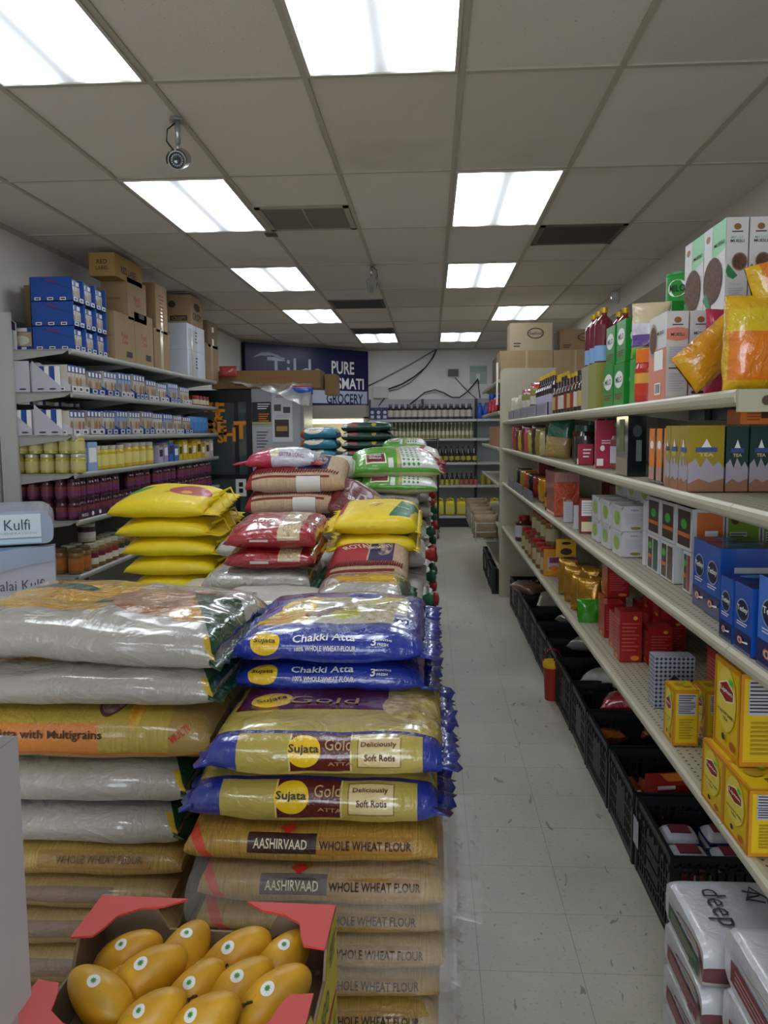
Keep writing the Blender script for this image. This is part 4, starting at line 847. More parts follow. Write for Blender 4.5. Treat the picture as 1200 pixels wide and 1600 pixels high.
for k, (y, d, c) in enumerate(CL):
    nm = {'b0a8c8': 'lilac', 'a58fb0': 'mauve', '2f5fb8': 'blue', 'b0b02a': 'olive', 'd0aa1c': 'yellow', 'd8b21c': 'bright yellow', 'dcb820': 'golden', 'd9cc9a': 'cream', 'c9b0c0': 'pinkish'}[c]
    place_box('small_carton', '%s carton right of the ghee tubs, %s' % (nm, nth(k)), 'box', -2.46, y, LZ[3]+.003, .11, d-.012, .15+.02*(k % 3), M(c, .45), {'r': [('r', .1, .35, .9, .75, WHT if k % 2 else BRNT), ('r', 0, .9, 1, 1, M('8a7420', .5))]}, 'cartons on the fourth left shelf')
# shelf 5: purple pickle jars, two layers; shelf 6: chutney jars
pj = jar('pickle_jar', '', 'jar', .042, .135, M('4a1c30', .25, coat=.5), M('2e1420', .35), M('6e2f62', .4), M('7a3a3a', .4))
n_ = 0
for lay in range(2):
    for k in range(30):
        if lay and k in (7, 8, 13, 19): continue
        y = 5.37+.115*k; x = -2.375-.0
        o = pj if n_ == 0 else dup(pj); n_ += 1; o.location = (x-.01*(k % 2), y, LZ[4]+.003+lay*.137); o.rotation_euler = (0, 0, k)
        o['label'] = 'purple pickle jar, %s layer of the fifth left shelf, %s' % (['lower', 'upper'][lay], nth(k)); o['group'] = 'purple labelled pickle jars'
for lay in range(2):
    for k in range(4):
        o = dup(pj, (-2.74+k*.095, 5.365, LZ[4]+.003+lay*.137), k, 'purple pickle jar facing the near end, %s layer, %s from the wall' % (['lower', 'upper'][lay], ['first', 'second', 'third', 'fourth'][k]), 'purple labelled pickle jars')
a = MB(); a.box(0, 0, 0, .004, .5, .05, M('3d1c3c', .4)); a.face(frame((.0045, 0, 0), (0, 1, 0), (0, 0, 1)), .5, .05, [('t', 'PICKLE', .2, .5, .2, WHT, .4), ('e', .45, .5, .04, .3, WHT), ('e', .7, .5, .04, .3, WHT)])
tag(a.build('tray_strip', None, (-2.332, 5.33, LZ[4]+.003)), 'dark purple pickle tray strip on the near part of the fifth left shelf', 'sign')
cj = [jar('chutney_jar', '', 'jar', .05, .17, M('7c5a30', .3, coat=.5), M(lc, .35), M(a1, .45), M(a2, .45)) for lc, a1, a2 in (('5a4a30', 'a8632e', 'b06a30'), ('b0aa92', 'cfc8b8', '6a2038'), ('b8b098', 'd0ccc0', '8a2a24'), ('a49c84', 'd0ccc0', '3a4230'))]
us = [0]*4
for k in range(22):
    j = [0, 0, 1, 1, 2, 2, 3, 3, 0, 2][k % 10]; o = cj[j] if not us[j] else dup(cj[j]); us[j] = 1
    o.location = (-2.385, 5.38+.125*k, LZ[5]+.003); o['label'] = '%s chutney jar on the lowest left shelf, %s' % (['orange labelled', 'purple and white labelled', 'red and white labelled', 'dark and white labelled'][j], nth(k)); o['group'] = 'chutney jars on the lowest visible left shelf'
for k in range(14): dup(cj[k % 4], (-2.5, 5.4+.125*k, LZ[5]+.003), None, 'chutney jar in the back row of the lowest left shelf, '+nth(k), 'chutney jars in the second row')
jar('plastic_tub', 'single white and purple tub standing alone above the chutney jars', 'jar', .06, .17, M('b8b29a', .4), M('cfc8b0', .4), M('cfc9c0', .4), M('4a2348', .4), (-2.44, 5.7, LZ[5]+.178))
mj = [jar('sauce_jar', '', 'jar', .035, .11, M('5a2018', .25, coat=.5), M('3a1a16', .3), M(c, .45)) for c in ('8a3a2a', 'b8a890', '6a6a3a')]; us = [0]*3
for k in range(12):
    for lay in range(2):
        j = (k+lay) % 3; o = mj[j] if not us[j] else dup(mj[j]); us[j] = 1; o.location = (-2.45, 7.6+.105*k, LZ[4]+.003+.137*0+lay*.112+(0)); 
        o['label'] = 'small dark sauce jar behind pickle jars, %s layer, %s' % (['lower', 'upper'][lay], nth(k)); o['group'] = 'small dark sauce jars'
# ---------------------------------------------------------------- ice cream freezer at the left edge
fz = M('8f97ab', .3, coat=.4); fp = M('c2cbd6', .35); fy = 3.2
xr = hit(83, 820, 'y', fy).x; zt, zb = hit(70, 797, 'y', fy).z, hit(70, 848, 'y', fy).z
FA = .43; t = thing('chest_freezer', 'grey and white kulfi freezer with curved lid at the left edge', 'freezer', (xr-math.cos(FA), fy-math.sin(FA), 0), FA)
r_ = .03; a = MB(); h_ = zt-zb
pr = [(0, 0), (.96, 0)]+[(1-r_+r_*math.sin(q), r_-r_*math.cos(q)) for q in (0, .5, 1, 1.57)]+[(1-r_*2+r_*2*math.cos(q), h_-r_*2+r_*2*math.sin(q)) for q in (0, .4, .8, 1.2, 1.57)]+[(0, h_)]
a.prism(pr, 0, .5, fz, 'y', Matrix.Translation((0, 0, zb))); a.build('header_housing', t)
a = MB(); fr = frame((0, -.002, zb+.012), (1, 0, 0), (0, 0, 1)); a.box(0, -.004, zb+.028, .955, 0, zt-.012, fp)
ft = M('39424e', .5); a.text('Malai Kulfi', .805, h_*.60, .042, ft, frame((0, -.0055, zb), (1, 0, 0), (0, 0, 1)), w=.22, bold=0); a.text('FAVOURITE OVER GENERATIONS', .79, h_*.34, .008, M('8a93a0', .5), frame((0, -.004, zb), (1, 0, 0), (0, 0, 1)), w=.3, bold=0)
a.box(0, -.003, zb+.005, .955, 0, zb+.022, M('a9c4d4', .2)); a.build('name_panel', t)
a = MB(); arc = [(.99-.8*(1-math.cos(q)), zb-.02-.5*(1-math.sin(q))) for q in [math.pi/2*i/12 for i in range(13)]]
zc_ = zb-.012
outer = [(.995-.9*(1-math.cos(q)), zc_-.36*(1-math.sin(q))**1.0) for q in [0.0]]; A_ = []; B_ = []
for i in range(15):
    q = i/14; A_.append((.05+.945*math.sin(q*1.57)**.8, zc_-.34*(1-math.sin(q*1.57)))); B_.append((.05+.88*math.sin(q*1.57)**.8, zc_-.055-.36*(1-math.sin(q*1.57))))
up = [(.02+.98*(i/14), zc_-.30*(1-i/14)**1.9) for i in range(15)]; lo = [(.10+.90*(i/14), zc_-.06-.38*(1-i/14)**1.6) for i in range(15)]
a.prism(up+lo[::-1], -.01, .04, fz, 'y'); a.build('curved_trim', t)
a = MB(); a.prism([(.0, zc_-.6)]+lo+[(1.0, .12), (0, .12)], .0, .55, M('a9a7b2', .4), 'y'); a.text('Malai Kulfi', .86, zc_-.15, .04, ft, frame((0, -.0015, 0), (1, 0, 0), (0, 0, 1)), w=.2, bold=0); a.build('freezer_body', t)
a = MB(); a.prism([(0, zc_-.38)]+up[:14]+[(.95, zc_), (0, zc_)], .02, .5, M('6f8fae', .1, coat=.5), 'y'); a.box(0, .0, zc_-.045, .5, .02, zc_-.02, M('b9cfe0', .3)); a.build('glass_lid', t)
# ---------------------------------------------------------------- glass door fridge, cabinet with posters
BKM = M('15161a', .35); fy = 9.3
xa, xb_ = -2.78, hit(392, 640, 'y', fy).x; zt = hit(390, 609, 'y', fy).z
t = thing('glass_door_fridge', 'black framed glass door fridge with orange stick-on letters', 'fridge', (xa, fy, 0)); w = xb_-xa
a = MB(); a.box(0, .06, 0, w, .7, zt, M('3a3d3f', .5)); a.build('fridge_cabinet', t)
a = MB(); a.box(0, 0, zt-.13, w, .05, zt, BKM); a.box(0, 0, .1, w, .05, .25, BKM); a.box(w-.055, 0, .25, w, .05, zt-.13, BKM); a.box(0, 0, .25, .055, .05, zt-.13, BKM); a.box(.055, 0, 1.1, w-.055, .05, 1.14, BKM); a.box(w-.2, .02, .25, w-.15, .05, zt-.13, BKM); d_ = a.build('door_frame', t)
a = MB(); a.box(.055, .022, .25, w-.055, .03, zt-.13, M('46504e', .06, coat=1)); glass_ = a.build('door_glass', t)
def onf(u, v): p = hit(u, v, 'y', fy-.003); return p.x-xa, p.z
oc = M('e08a1a', .45)
for ch, u, v, hh_ in (('R', 328, 632, .17), ('E', 343, 632, .17), ('&', 341, 651, .12), ('F', 326, 668, .17), ('R', 332, 668, .17), ('E', 346, 668, .17), ('S', 344, 684, .12), ('H', 358, 679, .16), ('T', 376, 672, .2)):
    x, z = onf(u, v); a = MB(); a.text(ch, 0, 0, hh_, oc, frame((x, .019, z), (1, 0, 0), (0, 0, 1)), bold=.035); a.build('door_letter', glass_)
a = MB(); x, z = onf(376, 762); a.box(x-.06, .016, z-.1, x+.06, .02, z+.1, WHT); a.face(frame((x-.06, .0155, z-.1), (1, 0, 0), (0, 0, 1)), .12, .2, [('r', .3, .2, .7, .45, BLK), ('r', .3, .55, .7, .8, BLK)]); a.build('door_notice', t)
xc = hit(474, 650, 'y', fy).x
t = thing('steel_cabinet', 'pale grey cabinet covered with posters right of the fridge', 'cabinet', (xb_+.004, fy+.02, 0)); w2_ = xc-xb_
MB().box(0, 0, 0, w2_, .68, zt+.01, M('a8a9aa', .4)).build('cabinet_body', t)
MB().box(w2_*.93, -.02, .2, w2_*.985, 0, zt-.1, M('8a8c90', .35)).build('door_edge', t)
def poster(label, u0, u1, vt, vb, m, items):
    p, q = hit(u0, vb, 'y', fy+.012), hit(u1, vt, 'y', fy+.012); a = MB(); w_, h_ = q.x-p.x, q.z-p.z; a.box(0, 0, 0, w_, .004, h_, m); a.face(frame((0, -.0003, 0), (1, 0, 0), (0, 0, 1)), w_, h_, items)
    tag(a.build('poster', None, (p.x, fy+.014, p.z)), label, 'poster', 'posters on the pale grey cabinet')
poster('mostly black poster with white headline on the cabinet', 394, 423, 628, 663, M('1d1b1c', .4), [('n', .3, .65, .95, .95, 3, WHT), ('n', .35, .1, .9, .5, 4, ORG), ('r', 0, 0, 1, .1, M('a8a860', .5))])
poster('handwritten white notice at the bottom left of the cabinet', 395, 425, 667, 707, M('b4b6bc', .5), [('n', .2, .15, .8, .85, 6, M('5a5a66', .5))])
poster('tall white poster with vehicle photographs on the cabinet', 426, 456, 612, 691, PW, [('n', .2, .88, .8, .94, 2, RED), ('r', .1, .62, .45, .75, M('55534f', .5)), ('r', .55, .58, .9, .7, M('4a4a4c', .5)), ('n', .15, .48, .85, .55, 2, PLG), ('r', .12, .1, .82, .45, M('3a2d22', .4)), ('e', .65, .25, .12, .07, BLK), ('r', .2, .22, .75, .32, M('b08a40', .4))])
# box and bags on top
place_box('cardboard_box', 'long open cardboard box on top of the fridge', 'box', hit(331, 600, 'y', 9.32).x, fy+.02, zt+.014, hit(500, 600, 'y', 9.32).x-hit(331, 600, 'y', 9.32).x, .45, .2, M('8a6a42', .8), {'f': [('t', 'Flakes', .28, .25, .12, INK, .16), ('t', 'SELECTED', .6, .55, .3, RINK, .2)]})
place_box('cardboard_box', 'smaller cardboard box right of the long one above the cabinet', 'box', hit(503, 600, 'y', 9.35).x, fy+.3, zt-.05, .13, .4, .235, M('8f7048', .8))
MB_ = MB(); clr = M('c2c0bb', .12, alpha=.55, coat=1, bump=.8, bscale=18, bdist=.02)
def Pf(u, v): x = u*.95; y = v*.5; z = .02+.04*noise.noise(Vector((x*9, y*9, 2)))+(-.35*max(0, (.42-v))*(u**1.5)*2.0); return Vector((x, y-.15-.15*max(0, .4-v), z))
MB_.grid(Pf, 30, 16, clr); o = MB_.build('clear_plastic_bag', None, (xa+.5, fy-.04, zt+.06)); tag(o, 'crumpled clear plastic film hanging over the cabinet edge', 'plastic bag')
pouch('candy_bag', 'red wrapped packet on the fridge top in front of the long box', 'packet', .2, .09, .12, M('b03a30', .3, coat=.8, bump=.5), (xa+.52, fy-.07, zt+.14), .1)
pouch('candy_bag', 'blue and red packet hanging at the cabinet corner', 'packet', .3, .08, .08, M('2a4aa8', .3, coat=.8, bump=.5), (xc-.02, fy-.07, zt-.06), 0, seal=RED)
# display cooler with warm glow beyond the cabinet
gl_ = M('e8e0b8', .6, emit=6, name='cooler_light'); x0c = hit(476, 660, 'y', 10.6).x; x1c = hit(572, 660, 'y', 10.6).x
t = thing('display_cooler', 'open display cooler with pale lit interior behind the teal sacks', 'cooler', (x0c, 10.6, 0)); w_ = x1c-x0c
a = MB(); a.box(0, .5, 0, w_, .55, 1.95, M('cfcab8', .5)); a.box(0, 0, 0, w_, .55, .9, M('9a9688', .5)); a.box(0, 0, 1.78, w_, .55, 1.95, M('8a8678', .5)); a.box(0, 0, .9, .03, .55, 1.8, M('b0ac9c', .5)); a.box(w_-.03, 0, .9, w_, .55, 1.8, M('b0ac9c', .5)); a.build('cooler_cabinet', t)
MB().box(.05, .1, 1.72, w_-.05, .16, 1.77, gl_).build('cooler_lamp', t); MB().box(.04, .2, 1.35, w_-.04, .5, 1.365, PW).build('cooler_shelf', t)
# ---------------------------------------------------------------- right shelving, top shelf
zt0 = RZ['top']+.003
PKM, SAL, MINT, MUE = M('cf8f82', .45), M('d4856f', .45), M('8fc79c', .45), M('cfcbc8', .45)
FOOD, GRD_ = M('5c4030', .6, var=.5, vscale=90), M('2f7f55', .45)
def muesli(label, x, y, z, w, d, h, green, plain=False):
    acc = MINT if green else SAL; GOLDE = M('8a6236', .4)
    fr = [('e', .5, .9, .17, .035, GOLDE), ('n', .25, .83, .75, .86, 1, INK), ('t', 'MILLET', .5, .785, .55, acc if green else WHT, .025), ('t', 'MUESLI', .5, .745, .62, INK, .032)]
    if not green and not plain: fr = [('p', [(0, .68), (0, .8), (.5, .82), (1, .8), (1, .68), (.5, .66)], SAL)]+fr[:2]+[('t', 'MUESLI', .5, .735, .62, INK, .035), ('n', .12, .4, .88, .6, 8, PLG), ('r', .12, .345, .88, .36, INK), ('n', .12, .08, .88, .3, 8, PLG)]
    else: fr += [('p', [(.0, .42), (.1, .5), (.55, .37), (.35, .33), (.1, .36)], GRD_ if green else RED), ('e', .62, .52, .36, .1, M('8f6a5a', .5)), ('e', .62, .52, .31, .085, FOOD), ('t', 'Cereal', .45, .28, .55, PLG, .03), ('n', .15, .12, .85, .24, 5, PLG), ('r', .12, .06, .88, .09, INK), ('r', .12, .02, .88, .045, INK)]
    lf = [('r', 0, .56, 1, 1, acc if green else MUE), ('p', [(0, .52), (0, .7), (.5, .62), (1, .68), (1, .52)], MUE), ('r', 0, .6, .4, 1, MUE), ('e', .2, .88, .1, .04, GOLDE), ('t', 'MUESLI', .72, .76, .45, INK, .04), ('e', .45, .38, .44, .26, FOOD), ('p', [(0, .2), (.15, .28), (.4, .1), (.3, .05)], GRD_ if green else SAL)] if green else \
         [('r', 0, 0, 1, .6, SAL), ('e', .25, .72, .24, .2, M('a88a80', .5)), ('e', .25, .72, .2, .16, FOOD), ('r', .35, .35, .85, .58, WHT), ('b', .4, .06, .75, .2, WHT, BLK), ('t', 'MUESLI', .7, .78, .4, INK, .04)]
    return place_box('muesli_box', label, 'cereal box', x, y, z, w, d, h, MUE, {'f': fr, 'l': lf}, 'muesli boxes on the top right shelf')
def geoR(u0, u1, vt, vb, X):
    y1 = hit(u1, (vt+vb)/2, 'x', X).y; y0 = hit(u0, (vt+vb)/2, 'x', X).y; return y1, y0, hit(u1, vt, 'y', y1).z
y1, y0, zt = geoR(1012, 1040, 487, 600, .79); y1 = 2.5; X_ = hit(1041, 550, 'y', y1).x; w = hit(1077, 550, 'y', y1).x-X_-.004; h1 = hit(1041, 486, 'y', y1).z-zt0
for k in range(4): muesli('salmon and white muesli box, lower row, %s from the left' % ['first', 'second', 'third', 'fourth'][k], X_+k*(w+.004), y1, zt0, w, .19, h1, False, k % 2 == 1)
for k in range(2): muesli('salmon and white muesli box behind the lower row, %s' % ['left', 'right'][k], X_+.14+k*(w+.004), y1+.2, zt0, w, .19, h1, False)
Xg = hit(1134, 400, 'y', y1).x; h2 = hit(1134, 339, 'y', y1).z-zt0-h1-.002
for k in range(3): muesli('green and white muesli box, upper front row, %s from the left' % ['first', 'second', 'third'][k], Xg+k*(w+.004), y1, zt0+h1+.001, w, .19, h2, True)
muesli('green and white muesli box behind the upper front row', Xg-.0, y1+.195, zt0+h1+.001, w, .19, h2, True)
for k in range(4): place_box('muesli_box', 'salmon muesli box in the hidden second row, '+nth(k), 'cereal box', X_+.21, y1+.42+.17*k, zt0, w, .16, h1, MUE, None, 'muesli boxes in the back row')
MG1, MG2 = M('1f8a2e', .3), M('2f9a38', .3)
def milo(label, x, y, z, w, d, h, ang=0, cyl=False):
    if cyl:
        t = thing('malt_drink_tin', label, 'tin', (x, y, z)); MB().lathe([(0, 0), (w, 0), (w, h)], MG1, 24).build('tin_body', t); MB().lathe([(w, h), (w*1.02, h+.004), (w*1.0, h+.012), (w*.9, h+.012), (0, h+.009)], M('2a8a3a', .3), 24).build('lid', t)
        a = MB()
        for ang_ in (-2.3, -.9):
            fn = lambda u, v, a0=ang_: Vector(((w+.001)*math.cos(a0+u/w), (w+.001)*math.sin(a0+u/w), h*.5+v))
            a.add([fn(.038*math.cos(q), .03*math.sin(q)) for q in [i*.393 for i in range(16)]], [tuple(range(16))], WHT)
            a.text('MILO', 0, 0, .025, BLK, None, w=.06, fn=lambda u, v, f=fn: f(u, v)*1.0+Vector((math.cos(ang_), math.sin(ang_), 0))*.001)
        a.build('tin_print', t); return t
    return place_box('malt_drink_pack', label, 'drink pack', x, y, z, w, d, h, MG1, {'l': [('e', .5, .62, .42, .2, WHT), ('t', 'MILO', .5, .62, .62, BLK, .14), ('n', .1, .15, .9, .3, 3, M('8a3a2a', .5)), ('r', 0, .0, 1, .05, MG2)],
        'f': [('e', .5, .6, .36, .2, WHT), ('t', 'MILO', .5, .6, .6, BLK, .14), ('b', .5, .08, .9, .2, WHT, BLK), ('n', .1, .3, .9, .42, 3, MG2)]}, 'green malt drink packs')
ym = yat(975, .71); hm = hit(965, 565, 'y', ym).z-zt0
for k, (u, uu) in enumerate(((975, 959), (958, 943))):
    milo('green malt drink pack standing on the shelf, '+['nearer', 'farther'][k], .705, yat(u, .71), zt0, .13, yat(uu, .71)-yat(u, .71)-.006, hm)
    milo('green malt drink pack in the upper layer, '+['nearer', 'farther'][k], .71, yat(u, .71)+.01, zt0+hm+.002, .12, yat(uu, .71)-yat(u, .71)-.03, hm*.98)
# pouch and jars between milo and muesli
yj_ = 2.87
bv = jar('drink_powder_jar', 'orange and red jar of drink powder with orange lid', 'jar', .048, .18, M('b52a1c', .3, coat=.5), M('e0701a', .35), M('c23a20', .4), M('d9a03a', .4), (.735, yj_, zt0), lidh=.26, n=20)
jar('drink_powder_jar', 'dark jar with purple lid behind the orange one', 'jar', .045, .2, M('3a1f4a', .3, coat=.5), M('5a2a7a', .35), M('c9c0b0', .4), None, (.84, yj_+.02, zt0), lidh=.2)
milo('green pack with white badge behind the orange jar', .845, 3.02, zt0, .13, .14, .36)
a = MB(); wch = M('c9b48a', .35); pouch('drink_powder_pouch', 'cream, green and purple drink powder pouch behind the orange jar', 'pouch', .13, .07, .19, film('powder_pouch_print', 'c9b893', [('r', 0, .0, 1, .2, '7ab03a'), ('r', 0, .2, 1, .42, '5a3a86'), ('r', .1, .42, .95, .62, 'd0ccd8'), ('r', 0, .62, .5, .7, '3a8a3a')], .3, .6, .5, 12), (.76, 2.965, zt0+.157), -.3)
place_box('tin_stand', 'low green box under the drink powder pouch', 'box', .70, 2.925, zt0, .125, .075, .155, MG2)
milo('round green malt drink tin on top beside the muesli boxes', .91, 3.09, zt0+.362, .065, .17, .09, cyl=True)
# yellow chip bags at the near end
chip = film('yellow_chip_bag_film', 'd9a90e', [('r', .55, .12, .95, .62, 'e0790f'), ('e', .3, .3, .12, .2, 'c25f10'), ('r', .55, .62, .95, .85, 'd9b81c')], .18, 1, .9, 9)
chip2 = film('orange_yellow_chip_bag_film', 'd99c12', [('r', .5, .1, 1, .5, 'cf8a12'), ('n', .25, .35, .14, .2, 'b0581a', 'dba03a', 20)], .18, 1, .9, 9)
pouch('chip_bag', 'yellow chip bag leaning over sideways in front of the salmon muesli boxes', 'snack bag', .12, .09, .24, chip2, (.665, 2.25, zt0+.05), rot=(-.1, .9, .12), seed=3)
pouch('chip_bag', 'upright yellow and orange chip bag at the near shelf end', 'snack bag', .12, .09, .23, chip, (.765, 2.08, zt0), .1, seed=5)
pouch('chip_bag', 'rightmost yellow chip bag, cut by the photo edge', 'snack bag', .12, .09, .24, chip, (.90, 2.08, zt0), -.1, seed=9)
pouch('chip_bag', 'yellow chip bag lying on top of the upright ones', 'snack bag', .11, .08, .22, chip, (.77, 2.09, zt0+.245), rot=(0, 1.25, .1), seed=11)
pouch('chip_bag', 'pink and red packet squeezed behind the leaning chip bag', 'snack bag', .09, .05, .24, M('b52a4a', .25, coat=.8, bump=.6, bscale=20), (.80, 2.38, zt0), .2)
# syrups, sauces and noodles further along
def rowR(kind, us, f, X=.745, z=zt0):
    for k, u in enumerate(us): f(k, yat(u, X), X)
rb = bottle('syrup_bottle', '', 'bottle', .04, .235, M('6a1024', .12, coat=1), M('c9a22a', .35, .6), M('7fa6d0', .45), n=18, nk=.3, sh=.68, lab_rng=(.02, .3))
fr_ = [('dark red syrup bottle with gold cap and blue label, ', .735, 926), ('', .735, 917), ('', .735, 909), ('', .82, 930)]
for k in range(5):
    o = rb if k == 0 else dup(rb); X = .745 if k < 3 else .84; u = [935, 926, 918, 944, 935][k]; y = [3.68, 3.79, 3.9, 3.7, 3.82][k]
    o.location = (X, y, zt0+.2); o['label'] = 'dark red syrup bottle with gold cap, %s row, %s' % (('front', nth(k)) if k < 3 else ('back', nth(k-3))); o['group'] = 'red syrup bottles'
for k in range(2): place_box('syrup_case', 'low carton carrying the red syrup bottles, '+['nearer', 'farther'][k], 'box', .705, 3.63+.18*k, zt0, .2, .17, .198, [M('8f8f42', .5), M('a39a80', .5)][k])
for k, (c, u, h, lb) in enumerate([('b52430', 953, .15, 'red and white noodle packet left of the green malt packs'), ('8a2a2a', 941, .14, 'dark red noodle packet left of the red and white one'), ('7a9a3a', 931, .13, 'lime green packet left of the noodle packets')]):
    pouch('noodle_packet', lb, 'packet', .1, .05, h, M(c, .3, coat=.7, bump=.5, bscale=22), (.715+.03, [3.36, 3.46, 3.55][k], zt0), 1.4, seed=k)
hb_ = [bottle('sauce_bottle', '', 'bottle', .032, .2, M(c, .12, coat=1), M(cc, .35), M(l, .45), sh=.55) for c, cc, l in (('3a160c', 'c9a21c', 'b8a060'), ('2e1a10', '3a2a1c', 'c9c4b8'), ('4a1810', 'c9b23a', '9a3a2a'))]
us = [0]*3
for k in range(16):
    j = [0, 1, 2, 0, 2, 1, 1, 2][k % 8]; o = hb_[j] if not us[j] else dup(hb_[j]); us[j] = 1; X = .725 if k < 9 else .8
    o.location = (X, 4.02+.1*(k if k < 9 else k-8.6), zt0); o['label'] = '%s sauce bottle %s, %s' % (['amber yellow capped', 'dark brown capped', 'brown red labelled'][j], 'at the top right shelf edge' if k < 9 else 'in the top back row', nth(k % 9)); o['group'] = 'sauce bottles on the top right shelf'
gb = bottle('grape_syrup_bottle', '', 'bottle', .036, .26, M('2c1524', .12, coat=1), M('c9a52a', .35), M('b0a8c0', .45), sh=.6)
for k in range(12):
    o = gb if k == 0 else dup(gb); o.location = (.73 if k < 7 else .82, 5.0+.1*(k if k < 7 else k-6.5), zt0); o['label'] = 'dark purple bottle with yellow cap, %s row, %s' % (('front', nth(k)) if k < 7 else ('back', nth(k-7))); o['group'] = 'dark purple bottles'
for k, (y, d) in enumerate(((4.95, .5), (5.48, .48), (5.98, .45), (6.45, .5), (6.98, .45))):
    a = MB(); m = M('9a97a6', .4, coat=.3); a.box(0, 0, 0, .006, d, .075, m); a.box(0, 0, 0, .3, .006, .075, m); a.face(frame((-.0006, d, 0), (0, -1, 0), (0, 0, 1)), d, .075, [('n', .08, .15, .9, .85, 5, M('77758a', .5))])
    tag(a.build('shelf_tray', None, (.682, y, zt0)), 'lilac printed display tray at the top right shelf edge, '+nth(k), 'tray', 'lilac display trays')
wn_ = film('white_noodle_packet', 'cfc8ba', [('r', 0, .68, 1, 1, 'b02a30'), ('r', .3, .62, .75, .85, '8a8a3a'), ('r', .2, .1, .85, .2, '4a3c30'), ('r', .2, .3, .85, .38, '4a3c30')], .3, .7, .5, 12)
for k, y in enumerate((6.05, 6.35, 6.62, 6.9, 7.2, 7.5)):
    pouch('noodle_packet', 'white %snoodle packet behind the lilac trays, %s' % (['red topped ', ''][k % 2], nth(k)), 'packet', .24, .09, [.25, .22, .23, .2, .18, .2][k], wn_ if k < 3 else M('c4bda8', .3, coat=.6, bump=.6, bscale=14), (.8, y, zt0), -.9, 'white noodle packets', seed=20+k)
# ---------------------------------------------------------------- second shelf
z2 = RZ['s2']+.003; DK = M('191d20', .15, coat=1)
TINY, TING = M('a8902a', .3, .3), M('1e3a38', .25, coat=.6); BLD = M('9c8a80', .5)
def teatin(label, x, y, z, w, d, h, m, o_=None):
    f = [('p', [(0, 0), (0, .42), (.2, .5), (.35, .36), (.5, .52), (.7, .38), (.85, .46), (1, .36), (1, 0)], M('a39aa6', .45)), ('p', [(0, 0), (0, .12), (.3, .2), (.6, .14), (1, .2), (1, 0)], M('94664a', .5)), ('p', [(.35, .66), (.42, .72), (.5, .8), (.58, .72), (.65, .66)], WHT), ('r', .2, .60, .8, .67, M('3a4f8a', .4)), ('t', 'TEA', .5, .56, .4, M('d9cc8a', .4), .05)]
    return place_box('tea_carton', label, 'tea box', x, y, z, w, d, h, m, {'f': f, 'l': f}, 'castle print tea boxes', fm={})
yn = 2.27; zz_ = hit(1060, 665, 'y', yn).z-z2
x_ = hit(1075, 720, 'y', yn).x; wq = hit(1133, 720, 'y', yn).x-x_
teatin('gold castle print tea box, large front faces in view', x_, yn, z2, wq-.003, .08, zz_, TINY)
teatin('gold castle print tea box directly behind the front one', x_, yn+.083, z2, wq-.003, .08, zz_, TINY); teatin('gold castle print tea box farthest back of three', x_, yn+.166, z2, wq-.003, .05, zz_, TINY)
for k in range(4): teatin('dark green castle print tea box, %s from the gold ones' % ['first', 'second', 'third', 'fourth'][k], x_+wq+.002+k*.062, yn, z2, .058, .16, zz_*.98, TING)
for k in range(3): place_box('tea_carton', 'orange and black tea box left of the gold one, '+nth(k), 'tea box', .705, 2.49+.085*k, z2, .13, .078, .17, DK, {'l': [('r', .12, .05, .9, 1, ORG), ('e', .5, .7, .25, .08, WHT), ('r', .12, .05, .9, .3, M('b08a78', .5))], 'f': []}, 'orange and black tea boxes')
boxR('wrapped_gift_set', 'dark wrapped tea box beside the orange and black boxes', 'box', 963, 981, 1010, 650, 738, z2, DK, {'f': [('r', .45, .25, .75, .6, M('6a706c', .5)), ('e', .5, .75, .25, .1, M('3a4444', .4))], 'l': [('r', 0, 0, 1, .3, M('8a7a6a', .5)), ('r', .3, .4, .7, .95, M('5f6a3a', .5))]}, group=None)
for k in range(5): place_box('black_box', 'flat black tea box lying on the second right shelf, '+nth(k), 'box', .86+.02*(k % 2), 2.0+.17*k, z2+.195+.0*(k), .28, .16, .035, M('22252b', .3), {'f': [('n', .1, .2, .6, .7, 2, PLG)]}, 'flat black tea boxes')
place_box('orange_box', 'small orange box under the top shelf at the right edge', 'box', x_+wq+.04, 2.28, z2+zz_+.002, .08, .1, .04, ORG, {'f': [('n', .2, .2, .8, .8, 3, M('a5521a', .5))]})
PINK, DPK = M('b0304a', .3, coat=.5), M('9c2238', .3)
boxR('tea_carton', 'tall pinkish red tea box on the second right shelf', 'tea box', 929, 931, 961, 657, 732, z2, PINK, {'f': [('n', .3, .5, .85, .6, 2, WHT), ('e', .35, .42, .12, .06, WHT), ('r', .05, .05, .4, .2, WHT)]}, .715)
boxR('tea_carton', 'shorter pinkish red box left of the tall one', 'tea box', 900, 904, 927, 694, 726, z2, PINK, {'f': [('n', .3, .3, .85, .8, 3, WHT)], 'l': [('r', 0, 0, 1, .3, WHT)]}, .71)
bottle('green_cap_bottle', 'white labelled bottle with green cap behind the pinkish box', 'bottle', .032, .2, M('7a2a2a', .2, coat=1), M('1f9a3a', .3), M('b8b4c0', .45), (.80, 3.62, z2), sh=.62)
jar('coffee_jar', 'dark coffee jar with dark green lid on the second right shelf', 'jar', .055, .19, M('2a1610', .12, coat=1), M('1c3a2c', .3), M('2f2a24', .4), None, (.755, 4.12, z2))
for k in range(3): jar('coffee_jar', 'dark coffee jar behind the front coffee jar, '+nth(k), 'jar', .05, .22, M('2a1610', .12, coat=1), M('16191a', .3), None, None, (.87, 4.0+.2*k, z2), group='dark coffee jars at the back')
